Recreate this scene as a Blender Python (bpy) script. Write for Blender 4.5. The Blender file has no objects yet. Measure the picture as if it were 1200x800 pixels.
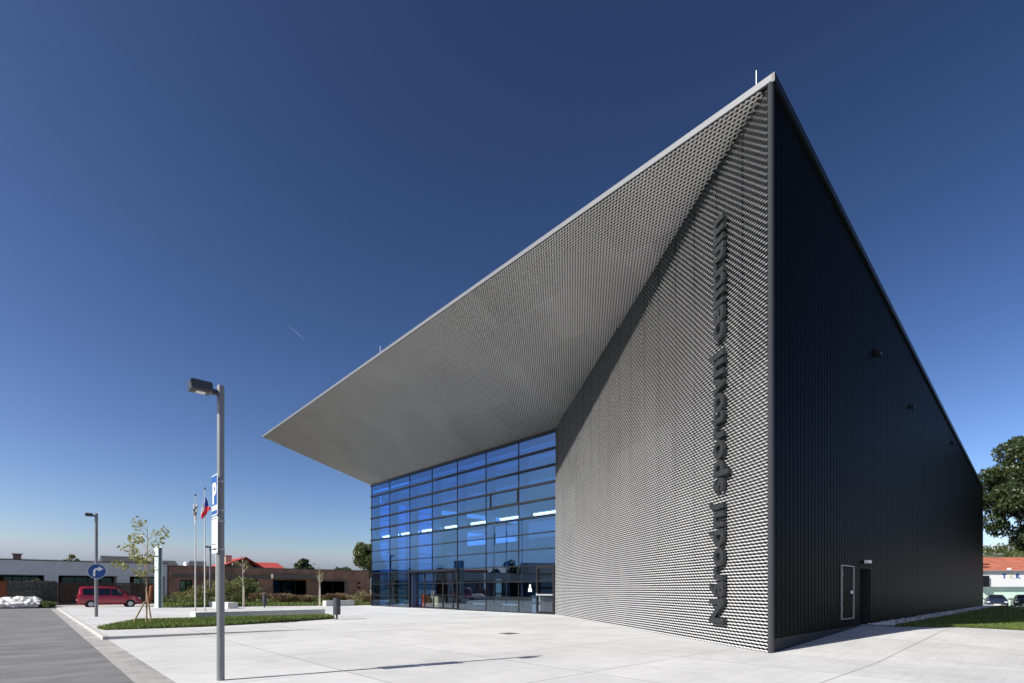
import bpy, bmesh, math, random
import numpy as np
from mathutils import Vector, Matrix, Euler
random.seed(7); rng = np.random.default_rng(11)
S = bpy.context.scene
COL = S.collection
R = math.radians

# ------------------------------------------------------------------ camera, sky, sun, exposure
F = 615.4; EYE = 1.6; HOR = 690.0          # focal length in photo pixels, eye height, horizon row
cam = bpy.data.cameras.new('camera'); co = bpy.data.objects.new('camera', cam); COL.objects.link(co)
co.location = (0, 0, EYE); co.rotation_euler = (R(90), 0, 0)
cam.sensor_width = 36; cam.lens = 36 * F / 1200; cam.shift_y = (HOR - 400) / 1200
cam.clip_start = .1; cam.clip_end = 9000
S.camera = co
TO_SUN = Vector((-.8626, -.5058, .765)).normalized()
SUN_EL = math.asin(TO_SUN.z); SUN_ROT = math.atan2(TO_SUN.x, TO_SUN.y)
w = bpy.data.worlds.new('World'); S.world = w; w.use_nodes = True
nt = w.node_tree; bg = nt.nodes['Background']
sky = nt.nodes.new('ShaderNodeTexSky'); sky.sky_type = 'NISHITA'; sky.sun_disc = False
sky.sun_elevation = SUN_EL; sky.sun_rotation = SUN_ROT % (2 * math.pi)
sky.altitude = 1500; sky.air_density = 1.0; sky.dust_density = 4; sky.ozone_density = 6
# a polarised, contrasty rendition of the same sky: one power curve per channel
sp_ = nt.nodes.new('ShaderNodeSeparateColor'); cb_ = nt.nodes.new('ShaderNodeCombineColor'); nt.links.new(sky.outputs[0], sp_.inputs[0])
KS = .0555 * 2 ** .70
SK = []
for i_, (a_, b_) in enumerate(((1.77, 1.88), (1.71, 1.33), (1.72, 1.00))):
    m0 = nt.nodes.new('ShaderNodeMath'); m0.operation = 'MULTIPLY'; m0.inputs[1].default_value = KS; nt.links.new(sp_.outputs[i_], m0.inputs[0])
    m1 = nt.nodes.new('ShaderNodeMath'); m1.operation = 'POWER'; m1.inputs[1].default_value = a_; nt.links.new(m0.outputs[0], m1.inputs[0])
    m2 = nt.nodes.new('ShaderNodeMath'); m2.operation = 'MULTIPLY'; m2.inputs[1].default_value = math.exp(b_); nt.links.new(m1.outputs[0], m2.inputs[0])
    m3 = nt.nodes.new('ShaderNodeMath'); m3.operation = 'MINIMUM'; m3.inputs[1].default_value = 1.3; nt.links.new(m2.outputs[0], m3.inputs[0])
    m4 = nt.nodes.new('ShaderNodeMath'); m4.operation = 'DIVIDE'; m4.inputs[1].default_value = KS; nt.links.new(m3.outputs[0], m4.inputs[0])
    SK.append(m4.outputs[0])
nt.links.new(SK[2], cb_.inputs[2])
for i_, lim in ((0, .78), (1, .87)):
    q_ = nt.nodes.new('ShaderNodeMath'); q_.operation = 'MULTIPLY'; q_.inputs[1].default_value = lim; nt.links.new(SK[2], q_.inputs[0])
    q2 = nt.nodes.new('ShaderNodeMath'); q2.operation = 'MINIMUM'; nt.links.new(q_.outputs[0], q2.inputs[0]); nt.links.new(SK[i_], q2.inputs[1]); nt.links.new(q2.outputs[0], cb_.inputs[i_])
nt.links.new(cb_.outputs[0], bg.inputs[0]); bg.inputs[1].default_value = .0555
sl = bpy.data.lights.new('sun', 'SUN'); sl.energy = 4.6; sl.angle = R(.5); sl.color = (1, .962, .90)
so = bpy.data.objects.new('sun', sl); COL.objects.link(so)
so.rotation_euler = TO_SUN.to_track_quat('Z', 'Y').to_euler()
S.view_settings.view_transform = 'Standard'; S.view_settings.look = 'None'
S.view_settings.gamma = 1; S.view_settings.exposure = .70
S.view_settings.use_curve_mapping = False
S.render.resolution_x = 1024; S.render.resolution_y = 682
S.cycles.max_bounces = 8; S.cycles.transparent_max_bounces = 12

# ------------------------------------------------------------------ the site grid
# u runs along the dark side wall away from the camera, v along the glass front to the left
E2 = np.array([668, 615.4]) / np.hypot(668, 615.4); E1 = np.array([-E2[1], E2[0]])
TH = math.atan2(E2[1], E2[0])
def G(px, py, z=0.):
    Y = F * (EYE - z) / (py - HOR); return np.array([(px - 600) / F * Y, Y])
C0 = G(905, 765)
def LOC(p): d = np.array(p) - C0; return float(d @ E2), float(d @ E1)
def W(u, v, z=0.): p = C0 + u * E2 + v * E1; return Vector((p[0], p[1], z))
def ray_v(px, v):
    d = np.array([(px - 600) / F, 1]); t = (v + C0 @ E1) / (d @ E1); return d * t
def ray_u(px, u):
    d = np.array([(px - 600) / F, 1]); t = (u + C0 @ E2) / (d @ E2); return d * t
def HZ(py, Y): return EYE + (HOR - py) / F * Y

# ------------------------------------------------------------------ materials
MT = {}
def mat(name, col, rough=.6, metal=0., spec=.5, noise=0., nscale=5., bump=0., bscale=40., emit=None, stretch=(1,1,1), coat=0):
    m = bpy.data.materials.new(name); m.use_nodes = True; MT[name] = m
    n = m.node_tree.nodes; l = m.node_tree.links; b = n['Principled BSDF']
    b.inputs['Base Color'].default_value = (*col, 1); b.inputs['Roughness'].default_value = rough
    b.inputs['Metallic'].default_value = metal; b.inputs['Specular IOR Level'].default_value = spec
    if coat: b.inputs['Coat Weight'].default_value = coat; b.inputs['Coat Roughness'].default_value = .06
    if emit: b.inputs['Emission Color'].default_value = (*emit[:3], 1); b.inputs['Emission Strength'].default_value = emit[3]
    if noise or bump:
        tc = n.new('ShaderNodeTexCoord'); mp = n.new('ShaderNodeMapping'); mp.inputs['Scale'].default_value = stretch
        l.new(tc.outputs['Object'], mp.inputs[0])
    if noise:
        nz = n.new('ShaderNodeTexNoise'); nz.inputs['Scale'].default_value = nscale; nz.inputs['Detail'].default_value = 6
        l.new(mp.outputs[0], nz.inputs['Vector'])
        mr = n.new('ShaderNodeMapRange'); mr.inputs[1].default_value = .3; mr.inputs[2].default_value = .7
        mr.inputs[3].default_value = 1 - noise; mr.inputs[4].default_value = 1 + noise
        l.new(nz.outputs[0], mr.inputs[0])
        mx = n.new('ShaderNodeVectorMath'); mx.operation = 'SCALE'; mx.inputs[0].default_value = col
        l.new(mr.outputs[0], mx.inputs['Scale']); l.new(mx.outputs[0], b.inputs['Base Color'])
    if bump:
        nb = n.new('ShaderNodeTexNoise'); nb.inputs['Scale'].default_value = bscale; nb.inputs['Detail'].default_value = 4
        l.new(mp.outputs[0], nb.inputs['Vector'])
        bp = n.new('ShaderNodeBump'); bp.inputs['Strength'].default_value = bump; bp.inputs['Distance'].default_value = .02
        l.new(nb.outputs[0], bp.inputs['Height']); l.new(bp.outputs[0], b.inputs['Normal'])
    return m
def leaf_mat(name, c1, c2, trans=.35):
    m = bpy.data.materials.new(name); m.use_nodes = True; MT[name] = m
    n = m.node_tree.nodes; l = m.node_tree.links; n.remove(n['Principled BSDF'])
    out = n['Material Output']
    geo = n.new('ShaderNodeNewGeometry'); rm = n.new('ShaderNodeValToRGB')
    rm.color_ramp.elements[0].color = (*c1, 1); rm.color_ramp.elements[1].color = (*c2, 1)
    l.new(geo.outputs['Random Per Island'], rm.inputs[0])
    d = n.new('ShaderNodeBsdfDiffuse'); t = n.new('ShaderNodeBsdfTranslucent'); mx = n.new('ShaderNodeMixShader')
    mx.inputs[0].default_value = trans
    l.new(rm.outputs[0], d.inputs[0]); l.new(rm.outputs[0], t.inputs[0])
    l.new(d.outputs[0], mx.inputs[1]); l.new(t.outputs[0], mx.inputs[2])
    gl = n.new('ShaderNodeBsdfGlossy'); gl.inputs['Roughness'].default_value = .45; gl.inputs['Color'].default_value = (.5,.5,.5,1)
    m2 = n.new('ShaderNodeMixShader'); m2.inputs[0].default_value = .06
    l.new(mx.outputs[0], m2.inputs[1]); l.new(gl.outputs[0], m2.inputs[2]); l.new(m2.outputs[0], out.inputs[0])
    return m
def glass_mat(name, refl, trans, f0, gain=1., rough=0.):
    m = bpy.data.materials.new(name); m.use_nodes = True; MT[name] = m
    n = m.node_tree.nodes; l = m.node_tree.links; n.remove(n['Principled BSDF'])
    out = n['Material Output']
    g = n.new('ShaderNodeBsdfGlossy'); g.inputs['Color'].default_value = (*refl, 1); g.inputs['Roughness'].default_value = rough
    t = n.new('ShaderNodeBsdfTransparent'); t.inputs['Color'].default_value = (*trans, 1)
    lw = n.new('ShaderNodeLayerWeight'); lw.inputs['Blend'].default_value = .5
    p = n.new('ShaderNodeMath'); p.operation = 'POWER'; p.inputs[1].default_value = 4
    l.new(lw.outputs['Facing'], p.inputs[0])
    mr = n.new('ShaderNodeMapRange'); mr.inputs[3].default_value = f0; mr.inputs[4].default_value = 1
    l.new(p.outputs[0], mr.inputs[0])
    mx = n.new('ShaderNodeMixShader'); l.new(mr.outputs[0], mx.inputs[0])
    l.new(t.outputs[0], mx.inputs[1]); l.new(g.outputs[0], mx.inputs[2]); l.new(mx.outputs[0], out.inputs[0])
    return m

def concrete_slabs():
    m = bpy.data.materials.new('pale concrete slabs'); m.use_nodes = True
    n = m.node_tree.nodes; l = m.node_tree.links; b = n['Principled BSDF']; b.inputs['Roughness'].default_value = .85
    b.inputs['Specular IOR Level'].default_value = .3
    tc = n.new('ShaderNodeTexCoord'); mp = n.new('ShaderNodeMapping'); l.new(tc.outputs['Object'], mp.inputs[0])
    mp.inputs['Location'].default_value = (2.38 + 33.8, -1.15 + 33.8, 0)
    def M(op, a, bb=None, c=None):
        x = n.new('ShaderNodeMath'); x.operation = op
        for i, v in enumerate((a, bb, c)):
            if v is None: continue
            if hasattr(v, 'is_linked'): l.new(v, x.inputs[i])
            else: x.inputs[i].default_value = v
        return x.outputs[0]
    sp = n.new('ShaderNodeSeparateXYZ'); l.new(mp.outputs[0], sp.inputs[0])
    ux = M('DIVIDE', sp.outputs[0], 3.38); uy = M('DIVIDE', sp.outputs[1], 3.38)
    def edge(v, wd):
        fr = M('FRACT', v); d = M('ABSOLUTE', M('SUBTRACT', fr, .5)); return M('GREATER_THAN', d, .5 - wd / 3.38)
    j = M('MAXIMUM', edge(ux, .013), edge(uy, .013))
    cid = n.new('ShaderNodeCombineXYZ'); l.new(M('FLOOR', ux), cid.inputs[0]); l.new(M('FLOOR', uy), cid.inputs[1])
    wn = n.new('ShaderNodeTexWhiteNoise'); wn.noise_dimensions = '2D'; l.new(cid.outputs[0], wn.inputs['Vector'])
    def N(scale, st, det=5, rgh=.6):
        q = n.new('ShaderNodeMapping'); q.inputs['Scale'].default_value = st; l.new(tc.outputs['Object'], q.inputs[0])
        z = n.new('ShaderNodeTexNoise'); z.inputs['Scale'].default_value = scale; z.inputs['Detail'].default_value = det
        z.inputs['Roughness'].default_value = rgh
        l.new(q.outputs[0], z.inputs['Vector']); return z.outputs[0]
    broom = N(1, (.35, 9, 1)); cloud = N(.22, (1, 1.6, 1), 6); fine = N(60, (1, 1, 1), 3, .7); stain = N(1.1, (1, 1, 1), 7, .7)
    t = M('ADD', .80, M('MULTIPLY', wn.outputs['Value'], .09))
    t = M('ADD', t, M('MULTIPLY', M('SUBTRACT', broom, .5), .22))
    t = M('ADD', t, M('MULTIPLY', M('SUBTRACT', cloud, .5), .50))
    t = M('ADD', t, M('MULTIPLY', M('SUBTRACT', stain, .5), .34))
    blot = N(.55, (1, .45, 1), 8, .75); t = M('SUBTRACT', t, M('MULTIPLY', M('MAXIMUM', M('SUBTRACT', blot, .56), 0), .9))
    t = M('ADD', t, M('MULTIPLY', M('SUBTRACT', fine, .5), .14))
    t = M('MULTIPLY', t, M('SUBTRACT', 1, M('MULTIPLY', j, .58)))
    v = n.new('ShaderNodeVectorMath'); v.operation = 'SCALE'; v.inputs[0].default_value = (.56, .555, .54)
    l.new(t, v.inputs['Scale']); l.new(v.outputs[0], b.inputs['Base Color'])
    bp = n.new('ShaderNodeBump'); bp.inputs['Strength'].default_value = .25; bp.inputs['Distance'].default_value = .004
    l.new(fine, bp.inputs['Height']); l.new(bp.outputs[0], b.inputs['Normal'])
    return m
def brick_mat(name, c1, c2, mortar, scale=1., axis='XZ', bw=.25, bh=.075):
    m = bpy.data.materials.new(name); m.use_nodes = True
    n = m.node_tree.nodes; l = m.node_tree.links; b = n['Principled BSDF']; b.inputs['Roughness'].default_value = .9
    tc = n.new('ShaderNodeTexCoord'); sp = n.new('ShaderNodeSeparateXYZ'); cb = n.new('ShaderNodeCombineXYZ')
    ad = n.new('ShaderNodeMath'); ad.operation = 'ADD'
    l.new(tc.outputs['Object'], sp.inputs[0])
    l.new(sp.outputs[0], ad.inputs[0]); l.new(sp.outputs[1], ad.inputs[1])
    l.new(ad.outputs[0], cb.inputs[0]); l.new(sp.outputs[2 if axis == 'XZ' else 1], cb.inputs[1])
    br = n.new('ShaderNodeTexBrick'); br.inputs['Scale'].default_value = scale
    br.inputs['Brick Width'].default_value = bw; br.inputs['Row Height'].default_value = bh; br.inputs['Mortar Size'].default_value = .008
    br.inputs['Color1'].default_value = (*c1, 1); br.inputs['Color2'].default_value = (*c2, 1); br.inputs['Mortar'].default_value = (*mortar, 1)
    l.new(cb.outputs[0], br.inputs['Vector'])
    nz = n.new('ShaderNodeTexNoise'); nz.inputs['Scale'].default_value = .9; nz.inputs['Detail'].default_value = 8; l.new(tc.outputs['Object'], nz.inputs['Vector'])
    mr = n.new('ShaderNodeMapRange'); mr.inputs[1].default_value = .3; mr.inputs[2].default_value = .7; mr.inputs[3].default_value = .7; mr.inputs[4].default_value = 1.25
    l.new(nz.outputs[0], mr.inputs[0])
    v = n.new('ShaderNodeVectorMath'); v.operation = 'SCALE'; l.new(br.outputs[0], v.inputs[0]); l.new(mr.outputs[0], v.inputs['Scale'])
    l.new(v.outputs[0], b.inputs['Base Color'])
    return m
def asphalt_mat():
    m = mat('worn asphalt', (.142, .139, .14), .9, noise=.22, nscale=55, bump=.4, bscale=160)
    n = m.node_tree.nodes; l = m.node_tree.links
    # broad worn bands and patches across the carriageway
    tc = n.new('ShaderNodeTexCoord'); mp = n.new('ShaderNodeMapping'); mp.inputs['Scale'].default_value = (.55, 1.0, 1); mp.inputs['Rotation'].default_value = (0, 0, -.55); l.new(tc.outputs['Object'], mp.inputs[0])
    nz = n.new('ShaderNodeTexNoise'); nz.inputs['Scale'].default_value = 1.1; nz.inputs['Detail'].default_value = 9; nz.inputs['Roughness'].default_value = .65; l.new(mp.outputs[0], nz.inputs['Vector'])
    mr = n.new('ShaderNodeMapRange'); mr.inputs[1].default_value = .3; mr.inputs[2].default_value = .72; mr.inputs[3].default_value = .64; mr.inputs[4].default_value = 1.45
    l.new(nz.outputs[0], mr.inputs[0])
    b = n['Principled BSDF']; src = b.inputs['Base Color'].links[0].from_socket
    v = n.new('ShaderNodeVectorMath'); v.operation = 'SCALE'; l.new(src, v.inputs[0]); l.new(mr.outputs[0], v.inputs['Scale']); l.new(v.outputs[0], b.inputs['Base Color'])
    return m

M_conc = concrete_slabs()
M_asph = asphalt_mat()
M_gutter = brick_mat('grey concrete setts', (.30, .29, .28), (.36, .35, .33), (.2, .19, .18), 1, 'XY', .25, .12)
M_kerb = mat('kerb concrete', (.40, .39, .37), .85, noise=.12, nscale=9, bump=.2)
M_bench = mat('smooth white concrete', (.50, .495, .475), .75, noise=.07, nscale=4, bump=.12)
M_dirt = mat('dry verge ground', (.19, .18, .12), .95, noise=.3, nscale=.4, bump=.3)
M_soil = mat('turf soil', (.06, .075, .03), .95, noise=.4, nscale=1.2, bump=.5)
M_mesh = mat('silver expanded metal', (.465, .465, .462), .5, metal=.1, noise=.06, nscale=.35)
M_back = mat('black membrane', (.012, .013, .014), .8)
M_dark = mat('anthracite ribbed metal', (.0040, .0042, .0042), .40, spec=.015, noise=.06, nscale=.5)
M_plinth = mat('dark plinth', (.007, .0075, .009), .7, noise=.2, nscale=3)
M_trim = mat('grey corner trim', (.055, .056, .06), .5, metal=.3)
M_fascia = mat('brushed roof edge metal', (.155, .16, .17), .55, metal=.1, noise=.05, nscale=2)
M_roof = mat('grey roof membrane', (.18, .18, .18), .9, noise=.1, nscale=2)
M_frame = mat('black aluminium frame', (.007, .008, .010), .45, spec=.3)
M_steel = mat('galvanised steel', (.45, .46, .47), .4, metal=.7, noise=.08, nscale=12)
M_pole = mat('grey painted pole', (.20, .205, .215), .42, metal=.4, noise=.08, nscale=5)
M_head = mat('charcoal lamp housing', (.05, .053, .06), .4, metal=.3)
M_white = mat('white paint', (.78, .78, .77), .5, noise=.03, nscale=3)
M_render = mat('white wall render', (.70, .71, .72), .85, noise=.05, nscale=1.3)
M_inwall = mat('pale interior paint', (.60, .63, .66), .8)
M_infloor = mat('interior floor', (.09, .09, .10), .5, noise=.06)
M_col = mat('interior steel fin', (.05, .08, .16), .5)
M_light = mat('lit tube diffuser', (.9, .9, .9), .5, emit=(1, .93, .8, 6))
M_glass = glass_mat('blue solar glass', (.34, .62, 1.0), (.18, .44, .95), .22)
M_lowglass = glass_mat('neutral ground floor glass', (.62, .78, .95), (.26, .36, .46), .20)
M_clear = glass_mat('clear door glass', (.8, .88, .95), (.62, .70, .74), .16)
M_house_glass = glass_mat('dark house glass', (.45, .75, .72), (.06, .12, .12), .14)
M_red = mat('red car paint', (.34, .008, .028), .3, coat=1, spec=.5)
M_navy = mat('dark blue car paint', (.012, .02, .04), .4, coat=.3, spec=.3)
M_blackcar = mat('black car paint', (.010, .011, .013), .4, coat=.3, spec=.3)
M_carglass = mat('tinted car glass', (.01, .012, .015), .06, spec=.8)
M_tyre = mat('tyre rubber', (.015, .015, .015), .85)
M_rim = mat('alloy rim', (.5, .5, .52), .35, metal=.7)
M_lampred = mat('tail lamp red', (.45, .02, .02), .25)
M_lampclear = mat('headlamp clear', (.6, .62, .65), .15)
M_plate = mat('number plate white', (.75, .75, .72), .5)
M_blue = mat('sign blue', (.010, .07, .27), .45)
M_signwhite = mat('sign white', (.80, .80, .80), .45)
M_grey_ink = mat('grey sign ink', (.42, .43, .44), .6)
M_black_ink = mat('black sign ink', (.03, .03, .03), .6)
M_flagred = mat('flag red', (.60, .03, .04), .8); M_flagblue = mat('flag blue', (.02, .04, .28), .8); M_flagwhite = mat('flag white', (.78, .78, .76), .8)
M_brick = brick_mat('red brown brick', (.40, .20, .14), (.31, .15, .105), (.34, .28, .23))
M_lintel = mat('weathered concrete band', (.17, .155, .14), .9, noise=.15, nscale=2)
M_tile = brick_mat('orange clay tiles', (.42, .13, .07), (.34, .10, .055), (.2, .07, .045), 1, 'XZ', .25, .3)
M_redtile = mat('red clay roof', (.36, .045, .035), .8, noise=.15, nscale=3)
M_ochre = mat('ochre gable render', (.30, .24, .12), .9, noise=.1)
M_mint = mat('mint green render', (.58, .74, .63), .85, noise=.05, nscale=1)
M_gabion = mat('gabion stone', (.085, .085, .075), .95, noise=.55, nscale=7, bump=1, bscale=9)
M_wood = mat('dark stained timber', (.055, .032, .022), .7, noise=.25, nscale=3, stretch=(1, 1, 9))
M_rust = mat('rusty orange panel', (.20, .062, .022), .85, noise=.2, nscale=3)
M_rock = mat('white quarry stone', (.68, .67, .65), .9, noise=.15, nscale=4, bump=.5, bscale=10)
M_gravel = mat('light gravel', (.30, .295, .28), .95, noise=.35, nscale=30, bump=1, bscale=40)
M_bark = mat('grey brown bark', (.13, .10, .075), .9, noise=.3, nscale=12, bump=.6)
M_palebark = mat('pale wrapped bark', (.42, .38, .31), .9, noise=.2, nscale=12)
M_stake = mat('pale timber stake', (.36, .25, .15), .85, noise=.2, nscale=14)
M_stele = mat('pale green enamel', (.52, .63, .60), .45, noise=.03)
M_steledark = mat('dark teal enamel', (.07, .12, .13), .4)
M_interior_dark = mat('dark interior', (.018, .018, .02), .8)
M_redbox = mat('red cabinet', (.55, .05, .03), .5)
M_beige = mat('beige counter', (.55, .48, .33), .6)
M_lf_big = leaf_mat('linden leaves', (.022, .038, .012), (.075, .10, .03))
M_lf_young = leaf_mat('yellow green leaves', (.16, .18, .03), (.36, .33, .08), .4)
M_lf_hill = leaf_mat('far wood leaves', (.05, .075, .02), (.13, .14, .045))
M_lf_bush = leaf_mat('shrub leaves', (.07, .10, .03), (.17, .19, .07))
M_lf_dry = leaf_mat('dry ornamental grass', (.12, .085, .05), (.26, .18, .10))
M_lf_olive = leaf_mat('olive shrub leaves', (.12, .13, .04), (.28, .25, .10))
M_lf_dark = leaf_mat('dark hedge leaves', (.012, .022, .010), (.03, .045, .018))
M_grass = leaf_mat('grass blades', (.07, .115, .018), (.19, .24, .06), .3)

# ------------------------------------------------------------------ mesh helpers
class MB:
    def __init__(s): s.v = []; s.f = []; s.m = []
    def poly(s, pts, faces, mi=0):
        o = len(s.v); s.v += [tuple(p) for p in pts]; s.f += [tuple(i + o for i in f) for f in faces]; s.m += [mi] * len(faces)
    def box(s, x0, x1, y0, y1, z0, z1, mi=0):
        p = [(x0,y0,z0),(x1,y0,z0),(x1,y1,z0),(x0,y1,z0),(x0,y0,z1),(x1,y0,z1),(x1,y1,z1),(x0,y1,z1)]
        s.poly(p, [(0,3,2,1),(4,5,6,7),(0,1,5,4),(1,2,6,5),(2,3,7,6),(3,0,4,7)], mi)
        return s
    def tube(s, pts, radii, n=10, mi=0, cap=True):
        pts = [Vector(p) for p in pts]
        if not hasattr(radii, '__len__'): radii = [radii] * len(pts)
        rings = []
        for i, p in enumerate(pts):
            d = (pts[min(i + 1, len(pts) - 1)] - pts[max(i - 1, 0)]).normalized()
            a = d.orthogonal().normalized() if i == 0 else (a - d * a.dot(d)).normalized()
            b = d.cross(a)
            rings.append([p + (a * math.cos(2*math.pi*k/n) + b * math.sin(2*math.pi*k/n)) * radii[i] for k in range(n)])
        V = [q for r in rings for q in r]; Fs = []
        for i in range(len(pts) - 1):
            for k in range(n):
                Fs.append((i*n+k, i*n+(k+1)%n, (i+1)*n+(k+1)%n, (i+1)*n+k))
        if cap: Fs.append(tuple(range(n-1, -1, -1))); Fs.append(tuple((len(pts)-1)*n + k for k in range(n)))
        s.poly(V, Fs, mi); return s
    def prism(s, pts2, a, b, axis='y', mi=0):
        # pts2 outline extruded along an axis from a to b
        n = len(pts2)
        def P(q, t): return {'y': (q[0], t, q[1]), 'x': (t, q[0], q[1]), 'z': (q[0], q[1], t)}[axis]
        V = [P(q, a) for q in pts2] + [P(q, b) for q in pts2]
        Fs = [tuple(range(n - 1, -1, -1)), tuple(range(n, 2*n))] + [(i, (i+1)%n, n+(i+1)%n, n+i) for i in range(n)]
        s.poly(V, Fs, mi); return s
    def build(s, name, mats, parent=None, smooth=False, bevel=0):
        me = bpy.data.meshes.new(name); me.from_pydata(s.v, [], s.f); me.update()
        if not isinstance(mats, (list, tuple)): mats = [mats]
        for q in mats: me.materials.append(q)
        if len(mats) > 1:
            for p, i in zip(me.polygons, s.m): p.material_index = i
        bm = bmesh.new(); bm.from_mesh(me); bmesh.ops.recalc_face_normals(bm, faces=bm.faces); bm.to_mesh(me); bm.free()
        if smooth:
            for p in me.polygons: p.use_smooth = True
            me.set_sharp_from_angle(angle=R(40))
        o = bpy.data.objects.new(name, me); COL.objects.link(o)
        if parent: o.parent = parent
        if bevel:
            b = o.modifiers.new('bevel', 'BEVEL'); b.width = bevel; b.segments = 2; b.limit_method = 'ANGLE'
        return o
def tag(o, label=None, cat=None, group=None, kind=None):
    if label: o['label'] = label
    if cat: o['category'] = cat
    if group: o['group'] = group
    if kind: o['kind'] = kind
    return o
def thing(name, loc, rz, label, cat, group=None):
    o = bpy.data.objects.new(name, None); COL.objects.link(o); o.location = loc; o.rotation_euler = (0, 0, rz)
    o.empty_display_size = .3
    return tag(o, label, cat, group)
def place(o, loc, rz=0): o.location = loc; o.rotation_euler = (0, 0, rz); return o
def fast_quads(name, V, m, parent=None):
    """V: (n,4,3) array of quads as one mesh"""
    n = len(V); me = bpy.data.meshes.new(name)
    me.vertices.add(n * 4); me.vertices.foreach_set('co', V.reshape(-1).astype(np.float32))
    me.loops.add(n * 4); me.loops.foreach_set('vertex_index', np.arange(n * 4, dtype=np.int32))
    me.polygons.add(n); me.polygons.foreach_set('loop_start', np.arange(0, n * 4, 4, dtype=np.int32))
    me.update(calc_edges=True); me.materials.append(m)
    o = bpy.data.objects.new(name, me); COL.objects.link(o)
    if parent: o.parent = parent
    return o
def leaf_quads(P, size, up=0.3, aspect=.7):
    n = len(P); a = rng.normal(size=(n, 3)); a /= np.linalg.norm(a, axis=1)[:, None]
    nn = rng.normal(size=(n, 3)); nn[:, 2] += up * 2
    b = np.cross(nn, a); b /= np.linalg.norm(b, axis=1)[:, None] + 1e-9
    sz = size * rng.uniform(.6, 1.3, size=(n, 1))
    a = a * sz; b = b * sz * aspect
    return np.stack([P - a, P - b * .8, P + a, P + b * .8], 1)
def copy_tree(o, parent=None):
    c = o.copy(); COL.objects.link(c)
    if parent: c.parent = parent
    for ch in [x for x in bpy.data.objects if x.parent == o]: copy_tree(ch, c)
    return c
def blades(name, pts_xy, zf, h, m, width=.012, lean=.35):
    n = len(pts_xy); ang = rng.uniform(0, 2*np.pi, n); hh = h * rng.uniform(.5, 1.25, n)
    dx = np.cos(ang) * width; dy = np.sin(ang) * width
    la = rng.uniform(0, 2*np.pi, n); lx = np.cos(la) * hh * lean * rng.uniform(0, 1, n); ly = np.sin(la) * hh * lean * rng.uniform(0, 1, n)
    x, y = pts_xy[:, 0], pts_xy[:, 1]; z = zf
    A = np.stack([x - dx, y - dy, z + np.zeros(n)], 1); B = np.stack([x + dx, y + dy, z + np.zeros(n)], 1)
    Cc = np.stack([x + dx * .3 + lx, y + dy * .3 + ly, z + hh], 1); D = np.stack([x - dx * .3 + lx, y - dy * .3 + ly, z + hh], 1)
    return fast_quads(name, np.stack([A, B, Cc, D], 1), m)
def in_poly(P, poly):
    poly = np.array(poly); x, y = P[:, 0], P[:, 1]; ins = np.zeros(len(P), bool); j = len(poly) - 1
    for i in range(len(poly)):
        xi, yi = poly[i]; xj, yj = poly[j]
        c = ((yi > y) != (yj > y)) & (x < (xj - xi) * (y - yi) / (yj - yi + 1e-12) + xi); ins ^= c; j = i
    return ins
def sample_poly(poly, n):
    poly = np.array(poly); lo = poly.min(0); hi = poly.max(0); out = []
    got = 0
    while got < n:
        P = rng.uniform(lo, hi, size=(n * 2, 2)); P = P[in_poly(P, poly)]; out.append(P); got += len(P)
    return np.concatenate(out)[:n]

# ------------------------------------------------------------------ ground, roads, paving
ORI = W(0, 0, 0)
def ground(name, poly, z, m, thick=None):
    """flat sheet in site coordinates"""
    b = MB()
    if thick: b.prism(poly, z - thick, z, 'z')
    else: b.poly([(x, y, z) for x, y in poly], [tuple(range(len(poly)))])
    o = b.build(name, m); place(o, ORI, TH); tag(o, kind='structure'); return o
ground('ground', [(-2500, -2500), (2500, -2500), (2500, 2500), (-2500, 2500)], -.62, M_dirt)
ground('verge', [(-600, -400), (-22.9, -400), (-22.9, 48.2), (-600, 48.2)], -.03, M_dirt)
ground('verge', [(-22.9, -400), (-.1, -400), (-.1, -119), (-22.9, -119)], -.03, M_dirt)
ground('road', [(-23, -120), (-12.2, -120), (-12.2, 52.2), (14, 52.2), (14, 54.9), (-200, 54.9), (-200, 48), (-23, 48)], 0, M_asph)
ground('gutter_strip', [(-12.34, -120), (-11.83, -120), (-11.83, 52.2), (-12.34, 52.2)], .004, M_gutter)
PLAZA = ground('plaza', [(-11.83, -120), (0, -120), (0, 0), (60, 0), (60, 52.2), (-11.83, 52.2)], .008, M_conc)
random.seed(5); b = MB()
for k in range(5):
    x_, y_ = random.uniform(-22, -14), random.uniform(12, 45); a_ = random.uniform(-.4, .4) + (1.57 if k % 2 else 0); w_ = .022
    for q in range(14):
        nx_, ny_ = x_ + math.cos(a_) * .45, y_ + math.sin(a_) * .45; px2, py2 = -math.sin(a_) * w_, math.cos(a_) * w_
        b.poly([(x_ - px2, y_ - py2, .0035), (nx_ - px2, ny_ - py2, .0035), (nx_ + px2, ny_ + py2, .0035), (x_ + px2, y_ + py2, .0035)], [(0, 1, 2, 3)])
        x_, y_ = nx_, ny_; a_ += random.uniform(-.35, .35)
M_seal = mat('bitumen crack sealant', (.05, .05, .05), .7)
o = b.build('road_crack_seal', M_seal); place(o, ORI, TH); tag(o, kind='structure')
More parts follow.
